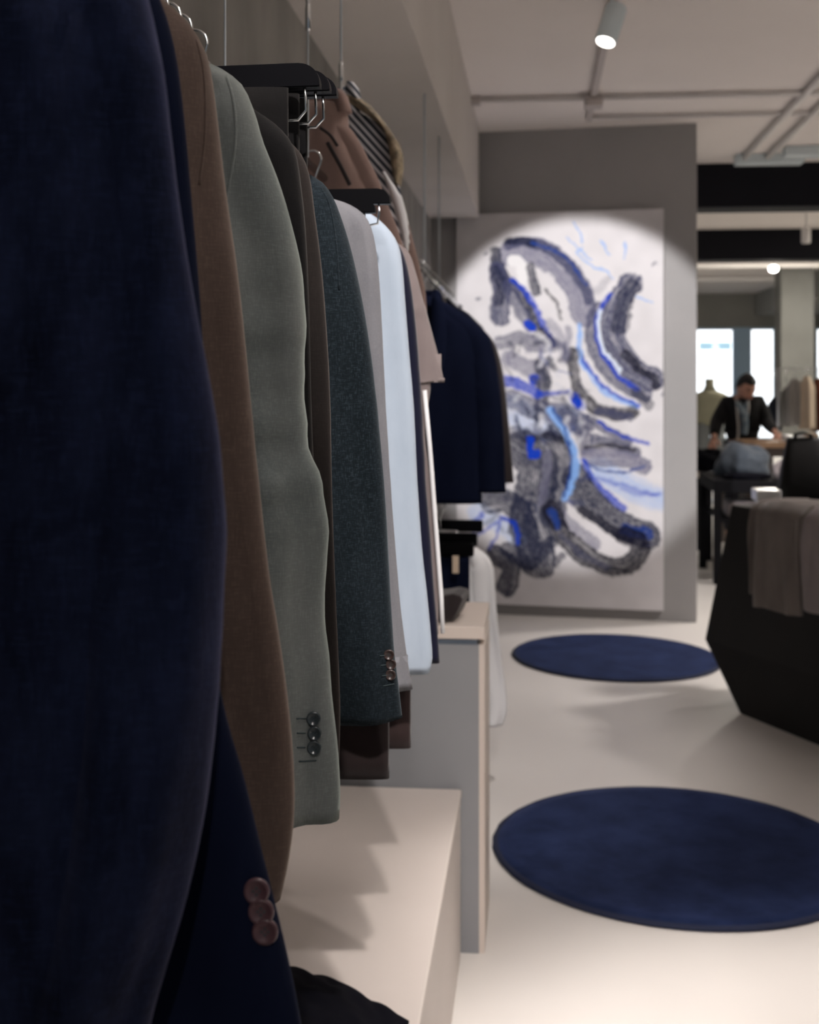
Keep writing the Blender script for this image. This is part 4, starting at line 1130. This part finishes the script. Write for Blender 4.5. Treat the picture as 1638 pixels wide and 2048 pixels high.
# items under the table
for k, (px, z0, h, mt, l) in enumerate([(1478, .491, .12, M['knit_grey'], 'grey folded item on the lower shelf of the black table'), (1535, .491, .16, M['paper'], 'white folded item on the lower shelf of the black table')]):
    c = atY(px, 0, 10.2)
    tag(obj('folded_item', BX(c.x - .11, c.x + .11, 10.0, 10.3, z0, z0 + h, bev=.02), mt, None, True), l, 'clothing')
for k, (px, w, h, mt, l) in enumerate([(1417, .035, .62, M['cream'], 'cream upright roll on the floor under the side table'), (1441, .06, .55, M['knit_taupe'], 'taupe upright roll on the floor behind the table leg')]):
    c = atY(px, 0, 12.5)
    bm = bmesh.new(); lathe(bm, (c.x, 12.5, 0), [(w * .9, .002), (w, .02), (w * .92, h * .5), (w, h * .95), (w * .6, h)], 20)
    tag(obj('fabric_roll', bm, mt, None, True), l, 'fabric roll')
# oak till counter behind which the man stands
ok = thing('till_counter', 'dark counter with oak top in front of the man', 'counter', (atY(1540, 0, 11.3).x, 11.5, 0))
ox0, ox1 = atY(1488, 0, 11.2).x, atY(1640, 0, 11.2).x
oz = atY(1530, 884, 11.2).z
obj('top', BX(ox0, ox1, 11.2, 11.75, oz - .05, oz, bev=.004), M['oak'], ok)
obj('carcass', BX(ox0 + .03, ox1 - .03, 11.23, 11.7, 0, oz - .051), mat('dark_oak', (.03, .018, .012), .6), ok)

# ---------------------------------------------------------------- the man
MY = 12.15
def mp(px, py, dy=0.): return atY(px, py, MY + dy)
man = thing('person', 'man in a black open jacket and white lanyard leaning over the oak counter', 'person', (mp(1485, 0).x, MY, 0))
def skin(name, pts, edges, radii, mt, parent, root=0, sub=2):
    me = bpy.data.meshes.new(name)
    org = Vector((0, 0, 0)); p_ = parent
    while p_ is not None: org += p_.location; p_ = p_.parent
    me.from_pydata([tuple(Vector(p) - org) for p in pts], edges, [])
    o = bpy.data.objects.new(name, me); COL.objects.link(o); o.parent = parent
    me.materials.append(mt)
    sm = o.modifiers.new('skin', 'SKIN'); sm.use_smooth_shade = True
    for i, r in enumerate(radii):
        v = me.skin_vertices[0].data[i]; v.radius = (r, r) if not isinstance(r, tuple) else r; v.use_root = (i == root)
    s = o.modifiers.new('sub', 'SUBSURF'); s.levels = sub; s.render_levels = sub
    return o
hipx = mp(1488, 905); hip = Vector((hipx.x, MY + .05, .95))
chest = mp(1483, 830, -.02); neck0 = mp(1484, 803, -.05); neck1 = mp(1487, 792, -.09); head_c = mp(1492, 776, -.13)
shL, shR = mp(1455, 808), mp(1516, 806)
elL, elR = mp(1433, 845, -.06), mp(1534, 846, -.06)
haL, haR = mp(1428, 878, -.32), mp(1553, 866, -.34)
kneeL = Vector((hip.x - .10, MY + .02, .50)); kneeR = Vector((hip.x + .10, MY + .02, .50))
anL = Vector((hip.x - .12, MY + .06, .09)); anR = Vector((hip.x + .12, MY + .06, .09))
toL = anL + Vector((-.02, -.16, -.05)); toR = anR + Vector((.02, -.16, -.05))
pts = [hip, chest, neck0, neck1, head_c, shL, elL, haL, shR, elR, haR, kneeL, anL, toL, kneeR, anR, toR, hip + Vector((-.09, 0, -.05)), hip + Vector((.09, 0, -.05)), hip.lerp(chest, .5)]
ed = [(0, 19), (19, 1), (1, 2), (2, 3), (3, 4), (2, 5), (5, 6), (6, 7), (2, 8), (8, 9), (9, 10), (0, 17), (17, 11), (11, 12), (12, 13), (0, 18), (18, 14), (14, 15), (15, 16)]
ra = [(.12, .09), (.12, .08), .05, .055, .07, .040, .030, .024, .040, .030, .024, .06, .042, .035, .06, .042, .035, .08, .08, (.12, .09)]
bodyo = skin('body', pts, ed, ra, M['skin'], man)
# head with face, ears and hair
hd = bmesh.new(); bmesh.ops.create_uvsphere(hd, u_segments=36, v_segments=26, radius=1)
R_h = Matrix.Rotation(math.radians(12), 3, 'Y') @ Matrix.Rotation(math.radians(24), 3, 'X') @ Matrix.Rotation(math.radians(28), 3, 'Z')
def headpt(v):
    x, y, z = v
    w = .078 * (1 - .22 * max(0, -z) ** 1.5); d_ = .098 * (1 - .12 * max(0, -z))
    p = Vector((x * w, y * d_, z * .122))
    if y < 0:
        p.y -= .022 * math.exp(-((x / .22) ** 2) - ((z + .12) / .22) ** 2)            # nose
        p.y += .010 * (math.exp(-(((abs(x) - .36) / .16) ** 2) - ((z - .10) / .12) ** 2))  # eye sockets
        p.y -= .006 * math.exp(-((x / .35) ** 2) - ((z + .48) / .09) ** 2)            # lips
        p.y -= .008 * math.exp(-((x / .3) ** 2) - ((z + .85) / .15) ** 2)
    return head_c + R_h @ p
for v in hd.verts: v.co = headpt(v.co)
ho = obj('head', hd, M['skin'], man, True)
for s in (-1, 1):
    bm = bmesh.new(); lathe(bm, head_c + R_h @ Vector((s * .074, .01, -.01)), [(.008, -.008), (.020, 0), (.024, .006), (.018, .012), (.008, .008)], 14, R_h @ Vector((s, .2, 0)), 1, .6)
    obj('ear', bm, M['skin'], ho, True)
    bm = bmesh.new(); bmesh.ops.create_uvsphere(bm, u_segments=10, v_segments=8, radius=.010)
    for v in bm.verts: v.co = head_c + R_h @ (v.co + Vector((s * .029, -.085, .012)))
    obj('eye', bm, M['hair'], ho, True)
    bm = bmesh.new(); tube(bm, [head_c + R_h @ Vector((s * .014, -.097, .032)), head_c + R_h @ Vector((s * .032, -.093, .038)), head_c + R_h @ Vector((s * .048, -.080, .032))], .0045, 6)
    obj('eyebrow', bm, M['hair'], ho, True)
bm = bmesh.new(); tube(bm, [head_c + R_h @ Vector((-.022, -.090, -.056)), head_c + R_h @ Vector((0, -.100, -.058)), head_c + R_h @ Vector((.022, -.090, -.056))], .006, 6)
obj('mouth', bm, mat('lips', (.35, .12, .10), .5), ho, True)
bm = bmesh.new(); bmesh.ops.create_uvsphere(bm, u_segments=32, v_segments=22, radius=1)
dele = [v for v in bm.verts if (v.co.z < -.25 and True) or (v.co.y < -.35 and v.co.z < .52) or (v.co.z < .1 and v.co.y < .05)]
bmesh.ops.delete(bm, geom=dele, context='VERTS')
for v in bm.verts:
    z = v.co.z; p = Vector((v.co.x * .086, v.co.y * .108, v.co.z * .136 + .004)); p *= 1 + .05 * noise.noise(v.co * 5)
    v.co = head_c + R_h @ p
r_ = bmesh.ops.solidify(bm, geom=bm.faces[:], thickness=.012)
obj('hair', bm, M['hair'], ho, True)
bm = bmesh.new(); bmesh.ops.create_uvsphere(bm, u_segments=24, v_segments=16, radius=1)
bmesh.ops.delete(bm, geom=[v for v in bm.verts if v.co.z > -.42 or v.co.y > .1], context='VERTS')
for v in bm.verts: v.co = headpt(v.co * 1.0) + R_h @ Vector((0, -.004, -.004))
bmesh.ops.solidify(bm, geom=bm.faces[:], thickness=.005)
obj('beard', bm, M['hair'], ho, True)
# hands: palm + five separate fingers
def hand(c, side):
    root = c
    f = Vector((.25 * side, -.75, -.55)).normalized(); sd = Vector((side, .25, 0)).normalized()
    pts = [c, c + f * .045]; ed = [(0, 1)]; ra = [.024, (.034, .016)]
    for k, (o_, l) in enumerate(((-.030, .062), (-.010, .072), (.010, .068), (.028, .054))):
        b_ = c + f * .085 + sd * o_; m_ = b_ + f * l * .5 + Vector((0, 0, -.008)); e_ = b_ + f * l * .8 + Vector((0, 0, -.028))
        i = len(pts); pts += [b_, m_, e_]; ed += [(1, i), (i, i + 1), (i + 1, i + 2)]; ra += [.0105, .009, .0075]
    i = len(pts); t0 = c + f * .03 - sd * .036; t1 = t0 + f * .035 - sd * .02; t2 = t1 + f * .025 + Vector((0, 0, -.01))
    pts += [t0, t1, t2]; ed += [(0, i), (i, i + 1), (i + 1, i + 2)]; ra += [.013, .011, .008]
    skin('hand', pts, ed, ra, M['skin'], man, 0, 1)
hand(haL + Vector((0, 0, .0)), -1); hand(haR, 1)
# jacket with sleeves, open front
jk = skin('jacket', [hip.lerp(chest, .0) + Vector((0, 0, -.03)), hip.lerp(chest, .55), chest + Vector((0, 0, .01)), neck0 + Vector((0, .02, -.035)), shL, elL, elL.lerp(haL, .82), shR, elR, elR.lerp(haR, .82)],
    [(0, 1), (1, 2), (2, 3), (3, 4), (4, 5), (5, 6), (3, 7), (7, 8), (8, 9)], [(.165, .13), (.155, .125), (.18, .13), (.11, .10), .092, .066, .048, .092, .066, .048], M['man_jacket'], man, 2)
def ribbon(pts, r, name, mt, parent, fl=.4):
    bm = bmesh.new(); tube(bm, [Vector(p) for p in catmull([tuple(p) for p in pts], 20)], r, 10); return obj(name, bm, mt, parent, True)
ribbon([mp(1476, 806, -.17), mp(1486, 825, -.20), mp(1490, 845, -.20), mp(1488, 868, -.19)], [.026] * 4 + [.03] * 16, 'shirt', M['shirt_blue'], man)
ribbon([mp(1494, 806, -.165), mp(1492, 830, -.20), mp(1489, 860, -.19)], .022, 'shirt_placket', M['shirt_blue'], man)
ribbon([mp(1473, 798, -.14), mp(1475, 830, -.205), mp(1477, 860, -.20), mp(1474, 892, -.19)], .010, 'lanyard', M['white_cord'], man)
ribbon([mp(1496, 798, -.14), mp(1497, 815, -.20), mp(1495, 832, -.20)], .009, 'lanyard', M['white_cord'], man)

tr = skin('trousers', [hip, hip + Vector((-.09, 0, -.06)), kneeL, anL + Vector((0, 0, .03)), hip + Vector((.09, 0, -.06)), kneeR, anR + Vector((0, 0, .03))], [(0, 1), (1, 2), (2, 3), (0, 4), (4, 5), (5, 6)], [(.15, .12), .10, .08, .065, .10, .08, .065], M['jeans_cloth'], man)

# mannequin torso by the window
QY = 16.5
mn = thing('mannequin', 'headless mannequin in an olive top standing against the window', 'mannequin', (atY(1420, 0, QY).x, QY, 0))
def mq(px, py): return atY(px, py, QY)
prof = [(1419, 757, 9, .05), (1419, 772, 9, .05), (1419, 781, 14, .06), (1420, 787, 30, .08), (1420, 795, 42, .10), (1420, 812, 42, .11), (1420, 830, 36, .11), (1420, 850, 36, .10)]
bm = bmesh.new(); rs = []
for x, y, w, dpt in prof[2:]:
    c = mq(x, y); hw = w * QY / FPX * .95
    rs.append([c + Vector((math.cos(q) * hw, math.sin(q) * dpt, 0)) for q in [2 * PI * k / 28 for k in range(28)]])
rings(bm, rs); obj('top', bm, M['olive'], mn, True)
bm = bmesh.new(); rs = []
for x, y, w, dpt in prof[:3]:
    c = mq(x, y); hw = w * QY / FPX
    rs.append([c + Vector((math.cos(q) * hw, math.sin(q) * dpt, 0)) for q in [2 * PI * k / 20 for k in range(20)]])
rings(bm, rs); obj('neck', bm, M['olive'], mn, True)
for s in (-1, 1):
    c = mq(1420, 850); bm = bmesh.new()
    tube(bm, [(c.x + s * .09, QY, c.z + .02), (c.x + s * .10, QY, .5), (c.x + s * .10, QY, .06)], [.10, .075, .055], 16)
    obj('leg', bm, mat('grey_trouser', (.16, .17, .17), .9), mn, True)
bm = bmesh.new(); lathe(bm, (mq(1420, 850).x, QY, 0), [(.2, 0.001), (.2, .012), (.19, .015)], 28); obj('base', bm, M['steel'], mn)

# clothes rack at the right of the next room
KY = 12.6
ck = thing('clothes_rack', 'freestanding steel clothes rack at the right edge of the next room', 'clothes rack', (atY(1600, 0, KY).x, KY, 0))
kx0, kx1 = atY(1556, 0, KY).x, atY(1690, 0, KY).x
kz = atY(1600, 738, KY).z
bm = bmesh.new(); tube(bm, [(kx0, KY, 0), (kx0, KY, kz), (kx1, KY, kz), (kx1, KY, 0)], .012, 10); obj('frame', bm, M['steel'], ck, True)
bm = bmesh.new(); tube(bm, [(kx0, KY - .25, .015), (kx0, KY + .25, .015)], .014, 10); tube(bm, [(kx1, KY - .25, .015), (kx1, KY + .25, .015)], .014, 10); obj('foot', bm, M['steel'], ck, True)
def small_garment(label, px, w, top, bot, mt, Y, seed, nm='hanging_garment', group=None):
    t = thing(nm, label, 'clothing', (atY(px, 0, Y).x, Y, atY(px, top, Y).z), group)
    c0 = atY(px, top, Y); c1 = atY(px, bot, Y); bm = bmesh.new(); rs = []
    for k in range(12):
        u = k / 11; z = c0.z + (c1.z - c0.z) * u
        hw = w * Y / FPX * (.35 + .65 * min(1, u * 5)) * (1 + .1 * u); r = []
        for q in range(24):
            A = 2 * PI * q / 24
            r.append(Vector((c0.x + math.cos(A) * hw, Y + math.sin(A) * (.035 + .05 * min(1, u * 4)) * (1 + .3 * math.sin(A * 5 + seed)), z)))
        rs.append(r)
    rings(bm, rs); obj('cloth', bm, mt, t, True)
    bm = bmesh.new(); tube(bm, [(c0.x, Y, c0.z - .01), (c0.x, Y, kz + .015)], .003, 6); obj('hook', bm, M['chrome'], t, True)
small_garment('pale grey shirt on the steel rack beside the man', 1590, 17, 757, 850, mat('ash_cloth', (.36, .34, .32), .9), KY, 1.)
small_garment('second pale grey shirt on the steel rack', 1572, 11, 775, 852, mat('ash_cloth_dark', (.26, .25, .23), .9), KY + .1, 2.)
small_garment('cream jacket on the steel rack', 1614, 15, 752, 858, M['cream'], KY - .05, 3.)
small_garment('rust brown jacket on the steel rack at the frame edge', 1636, 14, 756, 862, M['rust'], KY + .02, 4.)
small_garment('dark navy jacket on the rack between the man and the grey shirts', 1550, 13, 795, 860, mat('midnight', (.008, .012, .025), .9), KY + .2, 5.)
# stack of light folded shirts under them
for k, (px, py, w, mt, l) in enumerate([(1592, 860, .09, M['paper'], 'folded white shirt on the far counter under the grey shirts'), (1620, 858, .06, M['cream'], 'folded cream shirt on the far counter at the frame edge')]):
    c = atY(px, py, 11.4)
    tag(obj('folded_shirt', BX(c.x - w, c.x + w, 11.3, 11.6, oz + .001, oz + .05 + .02 * k, bev=.015), mt, None, True), l, 'shirt')
# far lamps
c = at(1547, 537, 16.5)
bm = bmesh.new(); t = thing('round_ceiling_lamp', 'small round glowing lamp in the far room beneath the second beam', 'lamp', c)
bmesh.ops.create_uvsphere(bm, u_segments=20, v_segments=14, radius=.06)
for v in bm.verts: v.co = Vector((v.co.x, v.co.y, v.co.z * .7)) + c
obj('globe', bm, M['lens'], t, True)
bm = bmesh.new(); tube(bm, [c + Vector((0, 0, .03)), (c.x, c.y, CEIL)], .012, 8); obj('stem', bm, M['track'], t)
ld = bpy.data.lights.new('lamp_glow', 'POINT'); ld.energy = 60; ld.color = (1, .93, .82); ld.shadow_soft_size = .08
lo = bpy.data.objects.new('lamp_glow', ld); COL.objects.link(lo); lo.parent = t; lo.location = (0, 0, -.1)
c = atY(1612, 470, 13.0)
t = thing('track_spotlight', 'dark grey spotlight hanging in front of the second beam', 'spotlight', c)
bm = bmesh.new(); lathe(bm, c, [(.04, -.08), (.045, -.07), (.045, .06), (.02, .08)], 18); obj('lamp_body', bm, M['pipe'], t, True)
bm = bmesh.new(); tube(bm, [c, (c.x, c.y, CEIL)], .01, 8); obj('stem', bm, M['pipe'], t)
for k, Y in enumerate((16, 18.5, 21)):
    bm = bmesh.new(); tube(bm, [(0, Y, CEIL - .05), (7, Y, CEIL - .05)], .035, 10)
    tag(obj('ceiling_duct', bm, M['pipe'], None, True), 'thin duct crossing the far ceiling, %s behind the second black beam' % ('nearest', 'middle one', 'farthest')[k], 'pipe')
# added ceiling panels, out of view, that brighten the next room
for k, (x, y) in enumerate(((4.6, 12.6), (4.0, 17.5), (5.2, 22.0))):
    t = thing('added_fill_panel', 'added fill panel on the next room ceiling, out of view, row %s' % ('one', 'two', 'three')[k], 'light', (x, y, CEIL - .02))
    obj('fill_panel_plate', BX(x - .3, x + .3, y - .3, y + .3, CEIL - .03, CEIL - .001), M['lens'], t)
    ld = bpy.data.lights.new('fill_panel_light', 'AREA'); ld.energy = 45; ld.size = .6; ld.color = (1, .95, .86)
    lo = bpy.data.objects.new('fill_panel_light', ld); COL.objects.link(lo); lo.parent = t; lo.location = (0, 0, -.03)
